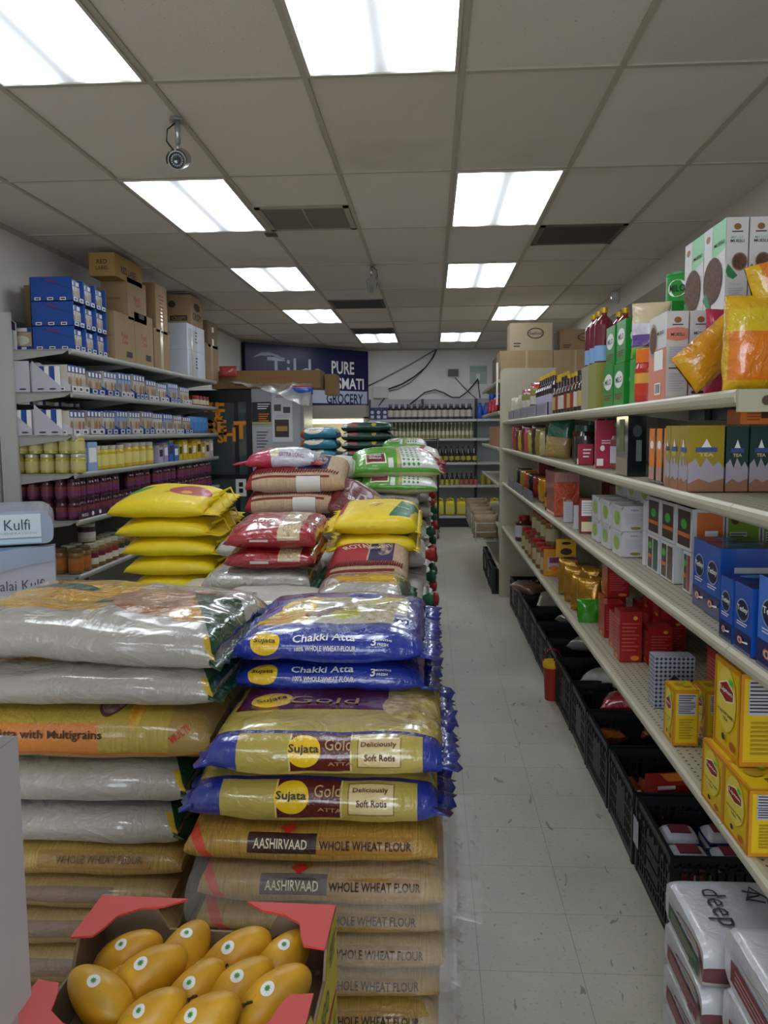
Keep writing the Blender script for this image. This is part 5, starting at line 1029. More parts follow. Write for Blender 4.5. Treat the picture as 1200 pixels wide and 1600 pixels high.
boxR('coffee_box', 'brown and tan coffee box left of the dark coffee jar', 'box', 850, 852, 880, 668, 710, z2, M('3f2a1c', .4), {'f': [('r', .05, .05, .95, .62, M('8a5a2a', .5)), ('n', .1, .65, .9, .78, 1, M('c9a87a', .5))]}, .715)
pouch('coffee_pouch', 'tall pouch with green top and gold base on the second right shelf', 'pouch', .16, .08, .25, film('green_gold_pouch', 'a58a52', [('r', 0, .5, 1, 1, '12603f')], .3, .8, .6, 14), (.75, 5.0, z2), -.5, seed=31, rot=(0, .12, -.5))
cc = ['b0a072', '8a7a2a', '3a2a20', 'a89a3a', 'b04a3a', '6a2a20', 'c9a02a', '5a3a2a', 'b02f3a']
for k in range(9): pouch('coffee_packet', '%s packet at the far part of the second right shelf, %s' % (['tan', 'olive', 'brown', 'khaki', 'rust', 'maroon', 'golden', 'dark brown', 'crimson'][k], nth(k)), 'packet', .14, .06, .16+.02*(k % 3), M(cc[k], .35, coat=.6, bump=.5, bscale=18), (.735, 5.3+.22*k, z2), -1.0, 'coffee packets on the second right shelf', seed=k)
for k in range(8): jar('plastic_jar', 'small dark jar behind the coffee packets, '+nth(k), 'jar', .04, .16, M('3f2418', .3, coat=.5), M(['a02a2a', '20242a'][k % 2], .35), None, None, (.86, 4.9+.3*k, z2), group='small dark jars behind packets')
# ---------------------------------------------------------------- third shelf
z3 = RZ['s3']+.003
TB, TBK = M('1c4fa8', .25, coat=.5), M('16225a', .25, coat=.4); TLT = M('3f6fc4', .3); 
def tet(label, x, y, z, w, d, h, pale=False):
    l = [('r', 0, 0, 1, .3, TBK), ('e', .5, .62, .36, .17, M('8f9ab8', .3)), ('e', .5, .62, .32, .15, M('1a2238', .3)), ('t', 'Tetley', .5, .63, .6, WHT, .1), ('n', .2, .38, .8, .45, 2, PW), ('e', .42, .17, .16, .06, RED), ('e', .42, .17, .13, .047, M('c9b29a', .4)), ('e', .42, .17, .05, .03, M('4a2a1a', .5)), ('p', [(.58, .17), (.9, .2), (.9, .17), (.58, .15)], WHT)]
    f = [('r', .2, .66, .85, .74, PW), ('n', .2, .2, .85, .6, 7, TLT)]
    tp = [('r', 0, 0, 1, 1, TBK), ('e', .5, .5, .25, .25, TLT), ('r', .45, .6, .7, .72, M('2fb84a', .4))]
    return place_box('tea_box', label, 'tea box', x, y, z, w, d, h, TLT if pale else TB, {'l': l, 'f': f if not pale else f+[('r', .1, .5, .95, .9, PW), ('n', .15, .52, .9, .86, 6, INK)], 't': tp}, 'blue tea boxes on the third right shelf')
def frontR(u, v, z): p = hit(u, v, 'z', z); return p.x, p.y
BX = [(1076, 1098, 848, 962, 0), (1099, 1122, 858, 985, 0), (1122, 1143, 898, 1015, 1), (1147, 1172, 912, 1035, 0), (1176, 1225, 935, 1080, 0)]
x3, y3 = .775, None
ye = [(2.02, 2.13), (1.85, 1.98), (1.70, 1.81), (1.55, 1.66), (1.36, 1.5)]
Bdim = []
for k, (X, ya, yb, h, w_q) in enumerate([(.745, 2.27, 2.385, .19, .15), (.74, 2.145, 2.265, .19, .17), (.69, 1.915, 2.0, .15, .12), (.69, 1.80, 1.905, .152, .17), (.69, 1.63, 1.77, .19, .13)]):
    tet('blue tea box facing the aisle, '+nth(4-k), X, ya, z3, w_q, yb-ya-.004, h, k == 4)
for k in range(4): tet('blue tea box in the second row, '+nth(k), .98, 1.6+.2*k, z3, .14, .15, .17)
g_, o_, w_ = M('5c7a1c', .4), M('c9682a', .45), M('c4c1c4', .4)
TWF = {'f': [('r', .05, .04, .95, .93, M('6f8f1f', .4)), ('r', .1, .1, .6, .48, M('b9c0c0', .5)), ('n', .12, .12, .58, .46, 6, INK), ('e', .25, .75, .12, .1, MRN), ('n', .4, .7, .85, .85, 2, INK)], 't': [('r', 0, 0, 1, 1, M('2c1f1c', .4))],
       'l': [('r', .1, .08, .9, .92, M('3a2a26', .4)), ('e', .5, .6, .2, .12, M('2fa03a', .4)), ('r', .1, .3, .9, .4, o_)]}
TWO = {'f': [('r', .15, .06, .95, .92, o_), ('r', .4, .3, .8, .5, WHT), ('e', .5, .2, .3, .12, M('d9a020', .4))], 't': TWF['t'], 'l': TWF['l']}
zz4 = .105
p = [(.80, 2.24, .11), (.80, 2.42, .11)]
for k in range(3):   # lower white boxes near the front
    for j in range(2): place_box('tea_packet_box', 'white herbal tea box, lower layer, %s column %s row' % (['near', 'middle', 'far'][k], ['front', 'back'][j]), 'tea box', .775+.11*j, 2.5+.175*k, z3, .1, .075+.08*(k > 0), .125, w_, {'l': [('r', .1, .06, .45, .92, M('4a3a34', .4)), ('e', .28, .7, .14, .1, M('3fae3a', .4)), ('r', .55, .06, .9, .92, [M('8a3a3a', .4), M('5a4a3a', .4), M('3a5a4a', .4)][k]), ('r', .1, .35, .45, .45, o_)], 'f': []}, 'white herbal tea boxes')
    place_box('tea_packet_box', 'orange and white herbal tea box, upper layer, %s' % ['nearest', 'middle', 'farthest'][k], 'tea box', .775, 2.5+.175*k, z3+.127, .095, .155, .13, w_, TWO, 'orange herbal tea boxes')
for k in range(3): place_box('tea_packet_box', 'green and white herbal tea box facing the viewer, %s from the left' % ['first', 'second', 'third'][k], 'tea box', .875+.105*k, 2.5, z3+.127, .1, .155, .13, w_, TWF, 'green herbal tea boxes'); 
for k in range(2): place_box('tea_packet_box', 'white tea box carrying the green ones, '+['left', 'right'][k], 'tea box', .995+.09*k, 2.5, z3, .085, .155, .125, w_)
TW2 = {'f': [('p', [(0, .95), (.1, 1), (0, .8)], M('8a9a2a', .4)), ('t', 'TEA', .5, .84, .3, INK, .05), ('n', .15, .3, .85, .72, 6, PLG), ('e', .55, .13, .2, .06, M('8a7a2a', .4))], 'l': [('e', .5, .5, .35, .3, M('8fae4a', .4)), ('n', .1, .7, .9, .9, 2, PLG)]}
for k, (y, c) in enumerate(((3.24, 3), (3.46, 2), (3.68, 2))):
    for j in range(3):
        for l in range(2 if j == 0 else 3):
            place_box('tea_packet_box', 'white tea box with small print, %s group, %s column, %s' % (['near', 'middle', 'far'][k], ['left', 'middle', 'right'][j], ['bottom', 'middle layer', 'top'][l]), 'tea box', .735+.105*j, y, z3+.1*l, .1, .15, .098, w_, TW2, 'white tea boxes with small print')
place_box('stevia_box', 'white box with bright green oval beside the white tea boxes', 'tea box', .775, 3.03, z3+.127, .09, .04, .11, w_, {'f': [('e', .6, .5, .35, .42, M('1f8a3a', .4))], 'l': []}); place_box('stevia_box', 'lower white box under the one with the green oval', 'tea box', .775, 3.03, z3, .09, .04, .125, w_)
boxR('tea_carton', 'red and white tea carton standing at the third right shelf edge', 'tea box', 905, 906, 931, 779, 843, z3, M('8a2a28', .4), {'f': [('r', .1, .5, .9, .95, WHT), ('n', .15, .55, .85, .9, 5, PLG), ('r', .1, .05, .9, .33, CRM), ('e', .7, .4, .2, .05, GRN)]}, .71)
boxR('tea_carton', 'small white carton left of the red and white one', 'tea box', 880, 881, 895, 784, 826, z3, w_, {'f': [('n', .2, .2, .8, .8, 5, PLG)]}, .71); boxR('tea_carton', 'narrow white carton between red carton and small white one', 'tea box', 896, 897, 904, 790, 835, z3, w_, None, .71)
for k in range(5): place_box('tea_carton', 'dark maroon tea box at the back of the third right shelf, '+nth(k), 'tea box', .95, 3.7+.2*k, z3, .15, .18, .2, M('4a181c', .35), {'f': [('e', .5, .5, .25, .15, M('a8842a', .4))]}, 'dark maroon tea boxes')
ow = film('orange_wrap', 'b8482a', [('r', 0, 0, 1, .62, 'c9502a'), ('r', .3, .3, .7, .4, 'e0b090')], .2, 1, .9, 14)
boxR('wrapped_multipack', 'large orange multipack in shiny clear wrap on the third right shelf', 'multipack', 852, 866, 905, 738, 798, z3, ow, {'f': [('r', 0, .78, 1, 1, M('b07a72', .2, coat=1, bump=.7)), ('t', 'Tea', .5, .35, .4, M('d9a890', .4), .15)]}, .705)
boxR('tea_carton', 'tall crimson box behind the orange multipack', 'tea box', 838, 842, 868, 722, 775, z3, M('7a1a24', .35), {'f': [('e', .5, .5, .2, .14, M('a04a4a', .4))]}, .80)
bottle('sauce_bottle', 'small bottle with yellow label left of the orange multipack', 'bottle', .03, .17, M('2c120a', .12, coat=1), M('a01f24', .35), M('c98a2a', .4), (.73, 5.15, z3), sh=.62)
for k in range(6): pouch('sweet_packet', '%s sweet packet on the third right shelf, %s' % (['gold', 'red', 'dark', 'orange', 'gold red', 'black'][k], nth(k)), 'packet', .16, .08, .16, M(['c9921a', 'a02a24', '2a2022', 'b8521a', 'b88a2a', '1a1a22'][k], .18, .3, coat=1, bump=.9, bscale=20), (.77, 5.5+.28*k, z3+.02), -.8, 'sweet packets', seed=k+60)
for k in range(3): a = MB(); a.box(0, 0, 0, .006, .5, .075, M('6e6e74', .4)); tag(a.build('shelf_tray', None, (.684, 5.7+.62*k, z3)), 'grey display tray at the far end of the third right shelf, '+nth(k), 'tray', 'grey display trays')
# ---------------------------------------------------------------- bottom shelf
z4 = RZ['s4']+.003; LY_, LO = M('d9b414', .4), M('c9821a', .4); LR = M('8f2018', .4)
def lip(label, x, y, z, w, d, h):
    bd = lambda: [('r', 0, 0, 1, .05, LO), ('r', 0, .95, 1, 1, LO), ('r', 0, 0, .06, 1, LO), ('r', .94, 0, 1, 1, LO)]
    logo = lambda: [('p', [(.22, .62), (.22, .74), (.5, .82), (.78, .74), (.78, .62), (.5, .56)], CRM), ('p', [(.25, .63), (.25, .73), (.5, .8), (.75, .73), (.75, .63), (.5, .58)], LR), ('t', 'Lipton', .5, .69, .44, WHT, .06)]
    l = bd()+[('e', .5, .6, .36, .36, M('dcc44a', .4))]+logo()+[('t', 'YELLOW LABEL', .5, .44, .62, BRNT, .035), ('t', 'TEA', .5, .38, .2, BRNT, .035), ('e', .78, .14, .1, .05, M('b0582a', .4)), ('e', .45, .17, .06, .04, BRNT), ('r', .62, .8, .74, .86, M('3fc44a', .4))]
    f = bd()+[('r', .15, .56, .88, .94, PLG), ('n', .17, .76, .86, .93, 4, INK), ('n', .17, .58, .86, .73, 4, INK), ('r', .15, .74, .88, .75, BLK), ('n', .2, .12, .8, .5, 8, M('a58a1c', .5))]
    tp = bd()+[('e', .4, .6, .2, .15, M('b0882a', .4)), ('n', .5, .2, .85, .4, 2, BRNT), ('r', .6, .7, .75, .85, M('3fc44a', .4))]
    return place_box('tea_box', label, 'tea box', x, y, z, w, d, h, LY_, {'l': l, 'f': f, 't': tp}, 'yellow tea boxes on the bottom right shelf')
xa_, ya_ = frontR(1060, 1165, z4); 
def lipfrom(label, u0, u1, u2, vt, vb, z, h=None):
    p = hit(u1, vb, 'z', z); y0 = hit(u0, vb, 'x', p.x).y; x2 = hit(u2, vb, 'y', p.y).x; hh_ = h or hit(u1, vt, 'y', p.y).z-z
    return lip(label, p.x, p.y, z, x2-p.x, min(y0-p.y, .3), hh_), (p.x, p.y, hh_)
_, q1 = lipfrom('small yellow tea box standing alone in front of the patterned box', 1037, 1052, 1090, 1079, 1165, z4)
_, q2 = lipfrom('large yellow tea box in the lower front row at the shelf edge', 1127, 1168, 1245, 1235, 1338, z4)
lip('large yellow tea box in the lower row behind the front one', q2[0]-.0, q2[1]+.155, z4, .15, .15, q2[2])
zl = z4+q2[2]+.003
lip('tall yellow tea box standing on the lower yellow boxes', q2[0]+.02, q2[1]+.12, zl, .11, .17, .215); lip('upper yellow tea box cut by the right photo edge', q2[0]+.145, q2[1]+.05, zl, .12, .16, .215)
lip('lower yellow tea box behind, right of the shelf edge pair', q2[0]+.16, q2[1]+.155, z4, .15, .15, q2[2])
lip('small yellow tea box right behind the lone one', q1[0]+.11, q1[1]+.06, z4, .08, .12, .14)
pat = bpy.data.materials.new('white_navy_pattern'); g = G(pat); s_ = g.n.new('ShaderNodeSeparateXYZ'); g.l.new(g.coord(), s_.inputs[0])
ax_ = g.math('ADD', s_.outputs[0], s_.outputs[1]); a1 = g.math('ABSOLUTE', g.math('SUBTRACT', g.math('FRACT', g.math('MULTIPLY', ax_, 70.)), .5)); a2 = g.math('ABSOLUTE', g.math('SUBTRACT', g.math('FRACT', g.math('MULTIPLY', s_.outputs[2], 70.)), .5))
g.l.new(g.mix(g.math('LESS_THAN', g.math('ADD', a1, a2), .42), lin('a8acb8'), lin('2a3458')), g.b.inputs['Base Color']); g.b.inputs['Roughness'].default_value = .4
p = hit(1024, 1112, 'z', z4); place_box('patterned_box', 'white and navy patterned gift box with arched window', 'box', p.x+.005, p.y+.04, z4, .13, .07, .17, pat, {'f': [('p', [(.3, 0), (.3, .5), (.5, .66), (.7, .5), (.7, 0)], M('232a4a', .4))]})
RDB = M('9c1a1c', .3, coat=.4); RG = {'l': [('n', .1, .15, .9, .85, 9, M('c9605a', .4)), ('e', .5, .08, .2, .05, ORG)], 'f': [('n', .1, .2, .9, .8, 8, M('bf4a44', .4)), ('e', .7, .88, .1, .04, M('d9a03a', .4)), ('e', .7, .08, .2, .05, ORG)]}
k_ = 0
for (x, y, z, w, d, h, lb) in [(.74, 2.83, z4, .085, .1, .2, 'tall red tea box standing at the shelf edge with lines of print'), (.84, 2.78, z4, .09, .1, .15, 'red tea box with green edge right of the tall one'), (.76, 3.02, z4, .09, .1, .15, 'red tea box behind the tall one'), (.76, 3.22, z4, .09, .12, .15, 'red tea box farther along with white lettering'),
        (.93, 2.95, z4, .1, .12, .14, 'red tea box in the middle row, near'), (.93, 3.12, z4, .1, .12, .14, 'red tea box in the middle row, centre'), (.93, 3.3, z4, .1, .12, .14, 'red tea box in the middle row, far'), (.93, 2.95, z4+.142, .1, .12, .14, 'upper red tea box in the middle row, near'), (.93, 3.12, z4+.142, .1, .12, .14, 'upper red tea box in the middle row, centre'),
        (.79, 3.38, z4, .1, .12, .15, 'red tea box farthest along the shelf edge'), (.80, 3.36, z4+.152, .1, .12, .14, 'red tea box stacked on the farthest one'), (.95, 2.5, z4, .1, .12, .17, 'red tea box behind the patterned gift box'), (.95, 2.64, z4, .1, .12, .17, 'red tea box between patterned gift box and middle row'), (.95, 2.5, z4+.172, .1, .12, .12, 'upper red tea box behind the patterned gift box')]:
    place_box('red_tea_box', lb, 'tea box', x, y+(.42 if y > 2.7 else .1), z, w, d, h, RDB, RG, 'red tea boxes on the bottom right shelf')
gf = M('b8862a', .22, .5, coat=.6, bump=.9, bscale=22, bdist=.01)
for k in range(7): pouch('gold_packet', 'shiny gold packet on the bottom right shelf, '+nth(k), 'packet', .12, .07, .2-.01*(k % 3), gf, (.76+.07*(k % 2), 4.0+.1*k, z4), -.6, 'shiny gold packets', seed=k+80)
grp = M('2f8a1c', .2, coat=1, bump=.9, bscale=18, bdist=.01)
pouch('green_packet', 'bright green packet lying flat at the bottom right shelf edge', 'packet', .15, .07, .2, grp, (.70, 3.95, z4+.035), rot=(0, 1.5, .2))
boxR('rusk_box', 'orange yellow rusk carton with carry handle on the bottom right shelf', 'box', 849, 851, 880, 860, 905, z4, M('d08a10', .4), {'f': [('r', .15, .2, .85, .75, M('b8a8b0', .5)), ('r', .25, .5, .8, .72, M('8a2a4a', .5)), ('e', .5, .3, .3, .1, M('c9742a', .5))]}, .71)
place_box('orange_carton', 'short orange carton with oval cut-out above the rusk carton', 'box', .715, 4.75, z4+.19, .11, .03, .1, M('d09a10', .4), {'f': [('e', .5, .3, .3, .2, M('3a2210', .6)), ('e', .5, .78, .25, .09, M('3a2210', .6))]})
boxR('red_carton', 'tall dark red carton left of the orange yellow one', 'box', 829, 831, 849, 829, 892, z4, M('8a1820', .4), {'f': [('r', .25, .6, .75, .85, M('b09a90', .5)), ('n', .2, .2, .8, .5, 4, M('b0605a', .5))]}, .71)
jug = jar('pickle_tub', 'clear tub of brown pickle with red lid at the far bottom shelf', 'jar', .075, .21, M('4a2018', .1, coat=1), M('8a1c20', .35), M('b8b4bc', .45), None, (.77, 6.9, z4), neck=.6)
bj = jar('spice_jar', '', 'jar', .05, .17, M('7a5a2a', .25, coat=.6), M('9a1f20', .35), M('b0a27a', .45))
for k in range(10):
    o = bj if k == 0 else dup(bj); o.location = (.745 if k < 6 else .85, 5.3+.22*(k if k < 6 else k-5.5), z4); o['label'] = 'spice jar with red lid, %s row, %s' % (('front', nth(k)) if k < 6 else ('back', nth(k-6))); o['group'] = 'spice jars on the bottom right shelf'
for k in range(4):
    o = dup(bj, (.79, 5.4+.24*k, z4+.172), label='spice jar stacked in the upper layer, '+nth(k), group='spice jars on the bottom right shelf')
# ---------------------------------------------------------------- crates under the right shelf
CRM_ = M('17181b', .38, bump=.1, bscale=80)
def crate(label, loc, w=.40, d=.44, h=.275):
    t = thing('plastic_crate', label, 'crate', loc, 0, 'black crates under the right shelving'); a = MB(); e = .008
    a.box(0, 0, 0, w, d, e, CRM_)
    def wall(T, ln):
        a.box(0, 0, h-.03, ln, e*1.6, h, CRM_, T); a.box(0, 0, 0, ln, e*1.3, .028, CRM_, T); a.box(ln*.33, 0, .06, ln*.67, e, h-.06, CRM_, T)
        n = int(ln/.028)
        for i in range(n+1): x = ln*i/n; a.box(max(0, x-.004), 0, .02, min(ln, x+.004), e, h-.02, CRM_, T)
        for z in (.075, .125, .175, .22): a.box(0, 0, z-.004, ln, e*.9, z+.004, CRM_, T)
        for x in (.0, ln-.025): a.box(x, -.003, 0, x+.025, e, h, CRM_, T)
        for i in range(0, n, 2): x = ln*(i+.5)/n; a.box(x-.008, -.006, h-.055, x+.008, 0, h-.03, CRM_, T)
    wall(Matrix.Identity(4), w); wall(Matrix.Translation((w, d, 0)) @ Matrix.Rotation(math.pi, 4, 'Z'), w)
    wall(Matrix.Translation((0, d, 0)) @ Matrix.Rotation(-math.pi/2, 4, 'Z'), d); wall(Matrix.Translation((w, 0, 0)) @ Matrix.Rotation(math.pi/2, 4, 'Z'), d)
    a.build('crate_body', t); return t
c0 = crate('black plastic crate nearest the viewer, holding white spice bags', (.752, 2.54, 0))
CY = [2.54+.462*k for k in range(11)]
for k in range(1, 11):
    o = dup(c0, (.752-.002*k-.004*(k % 2), CY[k], .0), .012*(-1)**k); o['label'] = ['', 'black crate second from the viewer, holding a red box and orange packets', 'black crate third from the viewer, empty', 'black crate fourth from the viewer, with red packet inside', 'black crate fifth from the viewer, with white bread bag', 'black crate sixth from the viewer beside the red yellow pail', 'black crate seventh from the viewer', 'black crate eighth from the viewer, with pale packets on top', 'black crate ninth from the viewer', 'black crate tenth from the viewer', 'black crate farthest from the viewer beside the end panel'][k]
a = MB(); a.box(0, 0, 0, .001, .07, .1, M('a8aab2', .5)); a.build('crate_label', c0, (-.008, .38, .1)); 
swb = film('white_spice_bag', 'c4c6d0', [('r', .1, .1, .5, .355, '9a2a30'), ('r', .55, .1, .9, .355, 'a87a5a')], .35, .5, .5, 14)
for k, (x, y) in enumerate(((.86, 2.72), (1.0, 2.71), (.87, 2.86), (1.02, 2.87))):
    b = Bag(.12, .13, .2, .8, 8, .003, 200+k, p=.5); t = thing('spice_bag', 'white and navy spice bag in the nearest crate, %s' % ['front left', 'front right', 'back left', 'back right'][k], 'bag', (x, y, .01), 0, 'white spice bags in the nearest crate')
    a = MB(); b.mesh(a, swb, 20, 20); a.build('bag_body', t); a = MB(); a.box(-.035, -.03, .2, .035, .03, .2035, M('7a3040', .5)); a.build('printed_mark', t)
    a = MB(); a.box(-.061, -.067, .165, .061, .067, .175, M('1c2456', .4)); a.build('navy_band', t)
place_box('red_box', 'red and orange box lying on packets in the second crate', 'box', .86, 3.1, .16, .14, .12, .1, M('a01d1c', .3, coat=.4), {'f': [('r', .1, .1, .8, .4, M('b84a3a', .4)), ('r', 0, .85, .5, 1, WHT)], 't': [('r', .4, .3, .9, .9, ORG)]}, None, .15)
orp = M('8f4a1e', .2, coat=1, bump=1, bscale=20, bdist=.012, var=.3, vscale=20)
for k in range(8): pouch('snack_packet', 'brown orange shiny packet in the second crate, %s' % ['near left', 'near centre', 'near right', 'far left', 'far centre', 'far right', 'upper left', 'upper right'][k], 'packet', .12, .06, .14, orp, (.84+.11*(k % 3), 3.06+.13*(k//3), .05+.04*(k > 5)), rot=(1.3, .2*k, .5*k), group='brown orange packets in the second crate', seed=k)
rdp = M('a82630', .2, coat=1, bump=1, bscale=20, bdist=.012)
pouch('snack_packet', 'red shiny packet lying in the fourth crate', 'packet', .2, .1, .24, rdp, (.86, 4.1, .25), rot=(1.35, 0, 1.2), seed=91)
for k in range(3): pouch('snack_packet', 'orange packet in the fourth crate, %s' % ['left', 'middle', 'right'][k], 'packet', .16, .08, .2, orp, (.84+.1*k, 4.02+.04*k, .12), rot=(1.3, 0, .8*k), group='orange packets in the fourth crate', seed=k+93)
pouch('bread_bag', 'white bag with crossed brown lines in the fifth crate', 'bag', .2, .12, .24, M('b8b4ae', .3, coat=.6, bump=.5), (.86, 4.55, .24), rot=(1.4, 0, .9), seed=97)
for k in range(4): pouch('bread_bag', 'pale crumpled packet on the far crates, '+nth(k), 'bag', .22, .1, .26, M(['8f8a86', '6a6460', 'a0988a', '7a5a44'][k], .3, coat=.7, bump=.9, bscale=18), (.92, 5.3+.55*k, .25), rot=(1.4, 0, .9+k), group='pale packets on the far crates', seed=k+99)
t = thing('plastic_pail', 'small red pail with yellow lid and hoop handle beside the crates', 'pail', (.725, 4.92, 0)); MB().lathe([(0, 0), (.045, 0), (.055, .2)], M('9a2420', .35), 20).build('pail_body', t); MB().lathe([(.058, .2), (.06, .215), (.058, .235), (0, .235)], M('d9a81c', .35), 20).build('lid', t)
a = MB(); a.tube([(.055*math.cos(q), 0, .22+.09*math.sin(q)) for q in [i*.314 for i in range(11)]], .003, RED, 6); a.build('handle', t)
# stacks of white packs at the bottom right
dp = [film('deep_pack_%d' % i, 'c2c2c6', s_, .3, .6, .4, 10) for i, s_ in enumerate(([('r', 0, .06, 1, .22, '6a3a40'), ('r', 0, .1, 1, .12, 'b0a89a')], [('r', .05, .0, .6, .31, '8f8f90'), ('n', .2, .26, .15, .05, '1f5a3a', '3a7a4a', 30), ('r', 0, .14, 1, .17, 'b8862a')]))]
SCR = M('3a3a42', .5)
def stackpack(nm, x, y, w, d, tops, top):
    z = 0; hh = top/tops
    for k in range(tops):
        b = Bag(w, d, hh*1.0, .9, 10, .003, 300+k+int(x*100), p=.32, kw=.02); t = thing('frozen_pack', '%s, %s' % (nm, ['lowest pack', 'second pack from the floor', 'third pack from the floor', 'topmost pack'][k if k < tops-1 else 3]), 'packet', (x+w/2, y+d/2, z), 0, nm)
        a = MB(); b.mesh(a, dp[0 if k < tops-1 else (k+int(x*100)) % 2], 30, 36); a.build('pack_body', t)
        side = MB(); T = frame((-w/2-.0035, d/2*.93, 0), (0, -1, 0), (0, 0, 1)); cc_ = [M('7a3038', .4), M('1f5a3a', .4)][1 if (k == tops-1 and nm.startswith('far')) else 0]
        side.face(T, d*.93, hh, [('r', .12, .2, .95, .55, cc_), ('r', .12, .62, .95, .68, PLG), ('n', .2, .25, .9, .5, 3, M('b0888a', .5))]); side.build('side_print', t)
        if k == tops-1:
            q = MB(); T = frame((0, 0, hh*1.0+.004), (0, -1, 0), (1, 0, 0)); q.text('deep', .0, -w*.2, .075, SCR, T, w=.16, bold=0)
            q.tube([(w*.18+.02*math.cos(i*.7), .02-.0+.004*i, hh+.006) for i in range(14)], .0022, SCR, 5); q.tube([(w*.1, .03, hh+.006), (w*.2, .09, hh+.006), (w*.3, .04, hh+.006), (w*.26, .0, hh+.006)], .0022, SCR, 5); q.build('brand_lettering', t)
        z += hh
stackpack('far stack of white topped packs at the bottom right', .615, 1.81, .27, .31, 4, .45)
stackpack('near stack of white topped packs at the bottom right', .645, 1.42, .27, .35, 4, .545)
# ---------------------------------------------------------------- beyond the end panel
shelf_unit('farther almond shelving beyond the tall end panel', 8.05, 10.6, [.3, .7, 1.1, 1.45, 1.8, 2.1], 1.62, .64, (ALM, ALD, ALP), 2.12, None)
kk = [(.665, 8.12, 2.105, .5, .42, .27, KR2, 'left cardboard box on top behind the end panel'), (1.17, 8.12, 2.105, .42, .42, .27, KR2, 'right cardboard box on top behind the end panel'), (.66, 8.6, 2.105, .45, .5, .25, KR3, 'cardboard box farther back on the high shelf')]
bx = hit(797, 540, 'y', 8.15)
kk.append((hit(797, 540, 'y', 8.16).x, 8.14, 2.378, .40, .34, .26, M('a8987c', .8), 'lone cardboard box with round emblem on top of the others')); kk.append((1.24, 8.2, 2.378, .42, .38, .2, KR, 'low brown cardboard box right of the lone box'))
for x, y, z, w, d, h, m, lb in kk: place_box('cardboard_box', lb, 'box', x, y, z, w, d, h, m, {'f': [('e', .6, .62, .2, .2, INK), ('e', .6, .62, .17, .16, m), ('t', 'Seafood', .6, .62, .3, INK, .12), ('n', .08, .1, .25, .3, 2, INK)] if 'lone' in lb else [('r', .48, 0, .52, 1, TAPE)]}, 'cardboard boxes beyond the end panel')
place_box('white_panel_card', 'narrow white card hanging beside the end panel', 'card', .63, 8.08, 1.86, .012, .1, .4, WHT)
for k in range(3): pouch('red_packet', 'red packet sticking out beyond the end panel, '+nth(k), 'packet', .2, .08, .14, M('b0202c', .25, coat=.8, bump=.7), (.66, 8.3+.5*k, 1.80), 1.3, 'red packets beyond the end panel', seed=k)
for k in range(4): a = MB(); a.lathe([(0, 0), (.05, 0), (.05, .2), (.02, .2)], M('a07a5a', .7), 14); tag(a.build('paper_roll', None, (.70, 8.3+.35*k, 1.452)), 'brown paper roll beyond the end panel, '+nth(k), 'roll', 'paper rolls')
wt = M('b8b6ae', .35)
for k in range(3):
    t = thing('wire_basket', 'white wire basket projecting into the aisle beyond the end panel, '+nth(k), 'basket', (.44, 8.2+.85*k, .52), 0, 'white wire baskets'); a = MB()
    for z in (0, .09, .18): a.tube([(0, 0, z), (0, .8, z), (.2, .8, z), (.2, 0, z), (0, 0, z)], .005, wt, 5)
    for i in range(9): a.tube([(0, .1*i, .18), (0, .1*i, 0), (.2, .1*i, 0)], .0035, wt, 5)
    a.build('basket_wires', t)
    for j in range(2): pouch('paper_bag', 'crumpled beige bag in a white wire basket, '+nth(2*k+j), 'bag', .26, .15, .24, M('9a8468', .5, bump=1, bscale=14, bdist=.02, var=.2), (.55, 8.4+.85*k+.36*j, .53), .3*j, 'crumpled beige bags', seed=k*2+j+40)
for k in range(3): o = dup(c0, (.60, 8.15+.5*k, 0)); o['label'] = 'black crate standing beyond the end panel, '+nth(k); o['group'] = 'black crates beyond the end panel'
# ---------------------------------------------------------------- back wall shelving
zb_ = [1.805, 1.487, 1.089, .71, .194]; BSM = M('a9a9a3', .4)
BN = ['left', 'middle', 'right']; bxs = [(-1.05, -.145), (-.145, .755), (.755, 1.66)]
for i, (xa2, xb2) in enumerate(bxs):
    t = thing('shelving_unit', 'grey shelving on the back wall, %s section' % BN[i], 'store shelf', (xa2, 13.85, 0), 0, 'back wall shelving'); w = xb2-xa2
    MB().box(0, .36, .1, w, .38, 2.15, M('9fa2a4', .5)).build('back_panel', t); MB().box(0, .02, 0, w, .36, .18, M('1c1d20', .4)).build('base_plinth', t)
    for x in (0, w-.02): MB().box(x, .30, 0, x+.02, .36, 2.15, BKM).build('upright', t)
    for z in zb_: MB().box(.004, 0, z-.04, w-.004, .02, z, BSM).box(.004, .02, z-.014, w-.004, .36, z, BSM).build('shelf', t)
def brow(kind, z, xs, proto, lab, grp, y=13.93):
    for k, x in enumerate(xs):
        o = proto if k == 0 else dup(proto); o.location = (x, y, z+.002); o['label'] = lab+', '+(['leftmost', 'second from left', 'third from left'][k] if k < 3 else ORD[k]+' from left'); o['group'] = grp
def simple(kind, cat, prof, body, n=10):
    o = MB().lathe(prof, body, n).build(kind); return tag(o, '', cat)
wl, dkg = M('b0a596', .45), M('241a1c', .15, coat=.8)
j1 = simple('dark_jar', 'bottle', [(0, 0, dkg), (.055, 0, M('3a3648', .4)), (.055, .04, wl), (.055, .15, dkg), (.055, .17, dkg), (.03, .2, dkg), (.028, .22, M('6a6a78', .4)), (.032, .25, M('6a6a78', .4)), (0, .25)], dkg, 12)
brow('', zb_[0], [-.68+.101*k for k in range(14)], j1, 'dark jar with beige label, top back shelf', 'dark jars on the top back shelf')
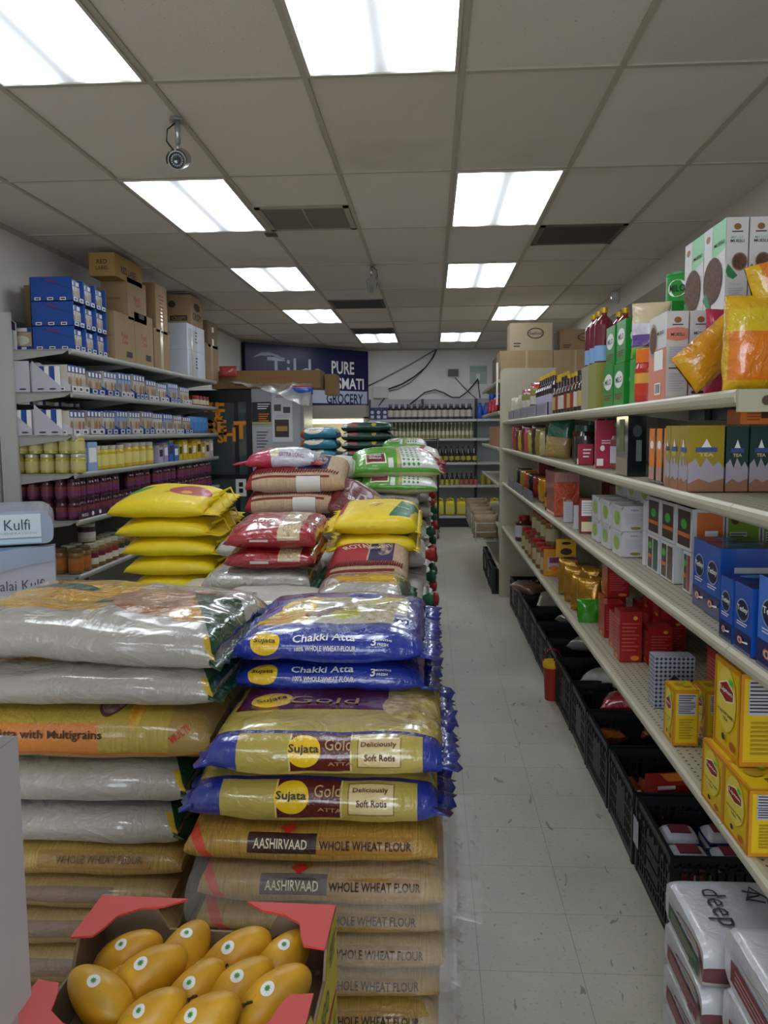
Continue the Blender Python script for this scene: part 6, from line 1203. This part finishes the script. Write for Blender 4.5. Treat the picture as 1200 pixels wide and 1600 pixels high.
for k in range(3): place_box('navy_box', 'navy box on the top back shelf, %s' % ['leftmost', 'middle', 'rightmost'][k], 'box', -1.03+.105*k, 13.9, zb_[0]+.001, .095, .1, .2, NVY, {'f': [('e', .5, .6, .3, .15, PLG), ('r', .2, .1, .8, .35, PLG)]}, 'navy boxes')
j2 = simple('slim_bottle', 'bottle', [(0, 0, dkg), (.032, 0, M('8f8a5a', .3)), (.032, .05, M('b9b49a', .45)), (.032, .12, M('6a6a42', .2)), (.014, .17, M('7a7850', .2)), (.013, .23, M('d0c9a8', .4)), (.015, .26, M('d0c9a8', .4)), (0, .26)], dkg, 8)
brow('', zb_[1], [-.72+.066*k for k in range(22)], j2, 'slim oil bottle, second back shelf', 'slim bottles on the second back shelf')
j3 = simple('dark_bottle', 'bottle', [(0, 0, dkg), (.042, 0, dkg), (.042, .03, M('a89a3a', .45)), (.042, .1, dkg), (.042, .15, dkg), (.016, .22, dkg), (.016, .27, BLK), (0, .27)], dkg, 10)
brow('', zb_[2], [-.42+.095*k for k in range(13)], j3, 'dark bottle with yellow label, third back shelf', 'dark bottles on the third back shelf')
j4 = simple('small_bottle', 'bottle', [(0, 0, dkg), (.032, 0, M('b0a832', .45)), (.032, .09, dkg), (.03, .11, dkg), (.012, .16, dkg), (.014, .2, M('b89a2a', .4)), (0, .2)], dkg, 8)
brow('', zb_[3], [.1+.082*k for k in range(5)], j4, 'small bottle with yellow label, fourth back shelf', 'yellow label small bottles', 13.9)
j5 = simple('small_bottle', 'bottle', [(0, 0, dkg), (.032, 0, M('b0524a', .45)), (.032, .09, dkg), (.03, .11, dkg), (.012, .16, dkg), (.014, .2, M('a03a3a', .4)), (0, .2)], dkg, 8)
brow('', zb_[3], [.51+.078*k for k in range(4)], j5, 'small bottle with red label, fourth back shelf', 'red label small bottles', 13.9)
yj2 = M('d4c018', .4); jb = thing('yellow_jug', '', 'jug', (0, 0, 0)); a = MB(); b = Bag(.15, .11, .24, .8, 6, .001, 1, p=.45); a.grid(b.P, 16, 20, yj2); a.box(-.05, -.058, .05, .05, -.054, .14, M('c9b870', .45)); a.build('jug_body', jb); a = MB(); a.tube([(.055, 0, .2), (.05, 0, .27), (0, 0, .285), (-.03, 0, .25)], .014, yj2, 8); a.build('handle', jb); MB().lathe([(.02, .24), (.02, .28), (0, .28)], M('c9a020', .4), 10, c=(-.045, 0, 0)).build('cap', jb)
brow('', zb_[4], [.13+.185*k for k in range(7)], jb, 'yellow oil jug on the lowest back shelf', 'yellow oil jugs', 13.95)
bj2 = simple('blue_bottle', 'bottle', [(0, 0), (.05, 0), (.055, .1), (.04, .2), (.02, .23), (.02, .26), (0, .26)], M('2448a8', .35), 12)
brow('', zb_[0], [.81+.1*k for k in range(6)], bj2, 'blue bottle on the top back shelf', 'blue bottles'); 
for k in range(4): dup(bj2, (1.02+.1*k, 14.05, zb_[0]+.26), label='blue bottle in the upper layer at the back, '+nth(k), group='blue bottles')
j6 = simple('oil_jar', 'jar', [(0, 0), (.04, 0), (.04, .12), (.03, .15), (.03, .18), (0, .18)], M('8f8420', .3, coat=.5), 10)
brow('', zb_[3], [.86+.1*k for k in range(5)], j6, 'olive oil jar at the right end of fourth back shelf', 'olive oil jars'); 
# ---------------------------------------------------------------- navy store sign, wires and wall fittings
A_, B_ = Vector((-2.76, 12.36, 0)), Vector((-1.06, 14.12, 0)); D = (B_-A_); SL = D.length; D.normalize(); Nn = Vector((D.y, -D.x, 0))
def onsign(u, v):
    d = CF+CR*((u-600)/FPX)+CU*((800-v)/FPX); t = (A_-EYE).dot(Nn)/d.dot(Nn); p = EYE+d*t; return (p-A_).dot(D), p.z
NV, SGL = M('1b1f4d', .3), M('aeb6c6', .4); zs0, zs1 = onsign(572, 636)[1], min(2.965, onsign(572, 549)[1]); zm_ = onsign(570, 612)[1]
t = thing('store_sign', 'big navy store sign with white rice lettering leaning across the back corner', 'sign', (A_.x, A_.y, 0), math.atan2(D.y, D.x))
a = MB(); a.box(0, 0, zs0, SL, .12, zs1, NV); a.build('sign_box', t); TS = frame((0, -.001, 0), (1, 0, 0), (0, 0, 1)); a = MB(); a.box(SL*.3, -.003, zs0+.05, SL-.03, 0, zm_, SGL); band_ = a.build('white_band', t)
def word(wd, u0, u1, v0, v1, m, z=.004, bold=.02, par=None):
    p, q = onsign(u0, v1), onsign(u1, v0); a = MB(); a.text(wd, (p[0]+q[0])/2, (p[1]+q[1])/2, q[1]-p[1], m, TS, w=q[0]-p[0], bold=bold, z=z); a.build('sign_word', par or t)
word('PURE', 518, 553, 566, 584, WHT); word('BASMATI', 507, 568, 592, 607, WHT); word('GROCERY', 510, 567, 616, 631, NV, par=band_); word('Tilda', 418, 506, 563, 602, M('b8c4d8', .35), bold=0)
a = MB(); pts = []
for i in range(9): uu = 395+50*i/8; p = onsign(uu, 560-9*math.sin(i/8*3.14)-(2 if i < 3 else 0)+4*(i/8)); pts.append((p[0], -.006, p[1]))
a.tube(pts, [.006, .015, .028, .03, .028, .02, .025, .015, .005], M('b8c4d8', .35), 8); a.build('sign_swash', t)
def wire(label, pts, r=.012, m=BKM, y=14.2): a = MB(); a.tube([(lambda p: (p.x, p.y, p.z))(hit(u, v, 'y', y)) for u, v in pts], r, m, 6); tag(a.build('wall_cable', None), label, 'cable')
wire('black cable drooping from the ceiling down to the white switch box', [(682, 546), (677, 558), (665, 574), (648, 588), (628, 600), (607, 608)])
wire('thin grey cable looping beside the black one', [(681, 547), (673, 563), (660, 580), (642, 597), (622, 608), (608, 611)], .007, M('5a5a5c', .5), 14.22)
wire('straight grey cable running diagonally to the navy sign', [(681, 546), (640, 570), (600, 591), (573, 604)], .012, M('7d7c78', .5), 14.22)
wire('wavy black cable above the bottle shelves', [(640, 632), (650, 624), (664, 613), (680, 609), (694, 614), (706, 621), (718, 621), (730, 612), (740, 601), (747, 592)], .012, BKM, 14.18)
wire('thin cable from the black wall box down to the right', [(711, 590), (720, 600), (732, 612), (743, 622)], .007, BKM, 14.23); wire('short cable hanging under the wall outlet', [(747, 594), (748, 607), (750, 622)], .008, BKM, 14.23); wire('cable loop below the navy sign', [(540, 636), (550, 643), (562, 648), (576, 648)], .01, BKM, 14.2); wire('cord hanging below the white switch box', [(605, 614), (600, 623), (592, 634)], .007, BKM, 14.2)
def fit(kind, label, cat, u0, u1, vt, vb, m, th=.05, items=None):
    p, q = hit(u0, vb, 'y', 14.24), hit(u1, vt, 'y', 14.24); return place_box(kind, label, cat, p.x, YB-th, p.z, q.x-p.x, th, q.z-p.z, m, {'f': items or []})
fit('switch_box', 'white switch box on the back wall beside the sign', 'electrical box', 584, 606, 604, 622, M('bdbbb4', .5), .06); fit('wall_box', 'black device box on the white plate of the back wall', 'electrical box', 700, 716, 577, 588, BKM, .06); fit('faded_notice', 'faded pale green notice on the back wall right of the black box', 'notice', 734, 761, 571, 600, M('a8b0a4', .6), .006, [('r', 0, .65, 1, .95, M('92a89c', .6))]); fit('wall_outlet', 'small outlet plate on the faded notice', 'outlet', 744, 750, 584, 595, PW, .02)
fit('wall_plate', 'pale plate behind the black device box', 'plate', 696, 719, 576, 590, M('c4c2ba', .5), .01)
# ---------------------------------------------------------------- rolling rack at the end of the aisle
t = thing('rolling_rack', 'tall black wire rack on castors at the far end of the sack island', 'rack', (-.30, 12.4, 0))
a = MB()
for x in (0, .4):
    for y in (0, .45): a.tube([(x, y, .14), (x, y, 1.5)], .014, BKM, 8)
a.build('posts', t)
for z in (.2, .55, .9, 1.25, 1.48):
    a = MB()
    for y in (0, .45): a.tube([(0, y, z), (.4, y, z)], .007, BKM, 5)
    for i in range(9): a.tube([(.05*i, 0, z), (.05*i, .45, z)], .003, BKM, 5)
    a.build('wire_shelf', t)
for x in (0, .4):
    for y in (0, .45): cs_ = MB().tube([(x, y, .07), (x+.022, y, .1), (x, y, .15)], .008, M('55534f', .4, .6), 6).build('castor', t); w_ = MB(); w_.lathe([(0, -.015), (.05, -.015), (.062, -.01), (.062, .01), (.05, .015), (0, .015)], M('6a6862', .5), 16, T=Matrix.Translation((x, y, .062)) @ Matrix.Rotation(math.pi/2, 4, 'Y')); w_.build('wheel', cs_)
# ---------------------------------------------------------------- ceiling fittings
CH = M('a9a9a6', .3, .7); LB = M('8f8c86', .35)
def seccam(label, x, y, s_, rz, dome=False):
    t = thing('security_camera', label, 'camera', (x, y, ZC-.012), rz, None)
    MB().lathe([(0, -.008), (.035, -.008), (.035, 0), (0, 0)], CH, 20).build('mount_plate', t); a = MB(); a.tube([(0, 0, -.005), (0, 0, -.10)], .012, CH, 10); a.tube([(0, 0, -.10), (0, -.01, -.13)], .008, CH, 8); a.build('mount_arm', t)
    R_ = Matrix.Translation((0, .01, -.165)) @ Matrix.Rotation(math.pi/2+.35, 4, 'X'); a = MB(); a.lathe([(0, -.075), (.036, -.075), (.04, -.06), (.04, .055), (.034, .058)], LB, 24, T=R_); a.build('camera_body', t)
    a = MB(); a.lathe([(.034, .056), (.03, .05), (0, .05)], BKM, 24, T=R_); a.lathe([(.014, .051), (.012, .058), (0, .056)], M('0c0c10', .05, coat=1), 16, T=R_)
    for i in range(16): q = i*.3927; a.lathe([(0, .052), (.0028, .052), (0, .0545)], M('b8b8bc', .2), 6, T=R_ @ Matrix.Translation((.023*math.cos(q), .023*math.sin(q), 0)))
    a.build('lens_ring', t); a = MB(); a.lathe([(.046, -.05), (.046, .065)], LB, 20, T=R_ @ Matrix.Rotation(math.pi/2-1.9, 4, 'Z'), a0=0, a1=3.8); a.build('sun_hood', t)
    a = MB(); a.tube([(-.01, .005, -.01), (-.045, 0, -.04), (-.05, 0, -.09), (-.02, .01, -.13), (0, .02, -.15)], .0035, BKM, 6); a.build('camera_cable', t); return t
p = hit(277, 183, 'z', ZC); seccam('silver bullet security camera hanging left of centre, lens towards the viewer', p.x, p.y, 1, .1); p = hit(580, 412, 'z', ZC); seccam('farther small security camera hanging from the ceiling centre', p.x, p.y, 1, 3.3)
DV = M('5c544a', .6); 
def vent(label, x0, y0, w, d, fr=True, dark=DV):
    t = thing('ceiling_vent', label, 'vent', (x0, y0, ZC), 0, 'ceiling vents'); MB().box(.03, .03, -.006, w-.03, d-.03, -.002, dark).build('vent_backing', t); a = MB(); f = M('9c9487', .5) if fr else dark
    for q in ((0, 0, w, .035), (0, d-.035, w, d), (0, 0, .035, d), (w-.035, 0, w, d)): a.box(q[0], q[1], -.014, q[2], q[3], 0, f)
    if fr: a.box(w/2-.006, .03, -.013, w/2+.006, d-.03, -.002, f)
    a.build('vent_frame', t); a = MB()
    for i in range(22): y = .045+(d-.09)*i/21; a.box(.035, y-.003, -.012, w-.035, y+.005, -.006, M('746b5f', .5) if fr else M('4a423a', .6))
    a.build('louvres', t)
vent('square return vent left of centre with pale frame and two dark panels', GX-TW+.014, GY+1.5*TL+.014, TW-.028, TL/2-.028); vent('sooty dark square ceiling vent on the right', GX+2*TW+.012, GY+2*TL+.012, TW-.024, TL/2-.024, False); vent('dark vent beyond the farther security camera', GX-TW+.012, GY+4.5*TL+.012, TW-.024, TL/2-.024, False); vent('farthest dark vent above the navy sign', GX-TW+.012, GY+6.5*TL+.012, TW-.024, TL/2-.024, False)
p = hit(967, 462, 'x', XS); t = thing('emergency_lamp', 'round emergency lamp on the right soffit', 'lamp', (XS, p.y, p.z)); RT = Matrix.Rotation(-math.pi/2, 4, 'Y'); MB().lathe([(0, 0), (.075, 0), (.078, .012), (.06, .02), (0, .02)], M('b9b09a', .5), 20, T=RT).build('lamp_base', t); MB().lathe([(.045, .02), (.05, .05), (.035, .075), (0, .082)], M('c8ccd0', .1, coat=1), 18, T=RT).build('lamp_head', t)
a = MB()
p1, p2 = hit(490, 180, 'z', ZC-.009), hit(530, 275, 'z', ZC-.009); a.tube([(p1.x, p1.y, ZC-.01), (p2.x, p2.y, ZC-.01)], .003, M('c4bca8', .5), 5); tag(a.build('ceiling_string', None), 'pale thin string hooked along the ceiling bar near the centre', 'string')
p = hit(424, 367, 'z', ZC-.009); a = MB(); a.box(-.04, -.05, -.012, .04, .05, -.0085, M('6a4a32', .7)); tag(a.build('brown_patch', None, (p.x, p.y, ZC)), 'small torn brown patch on the ceiling bar near the return vent', 'patch')
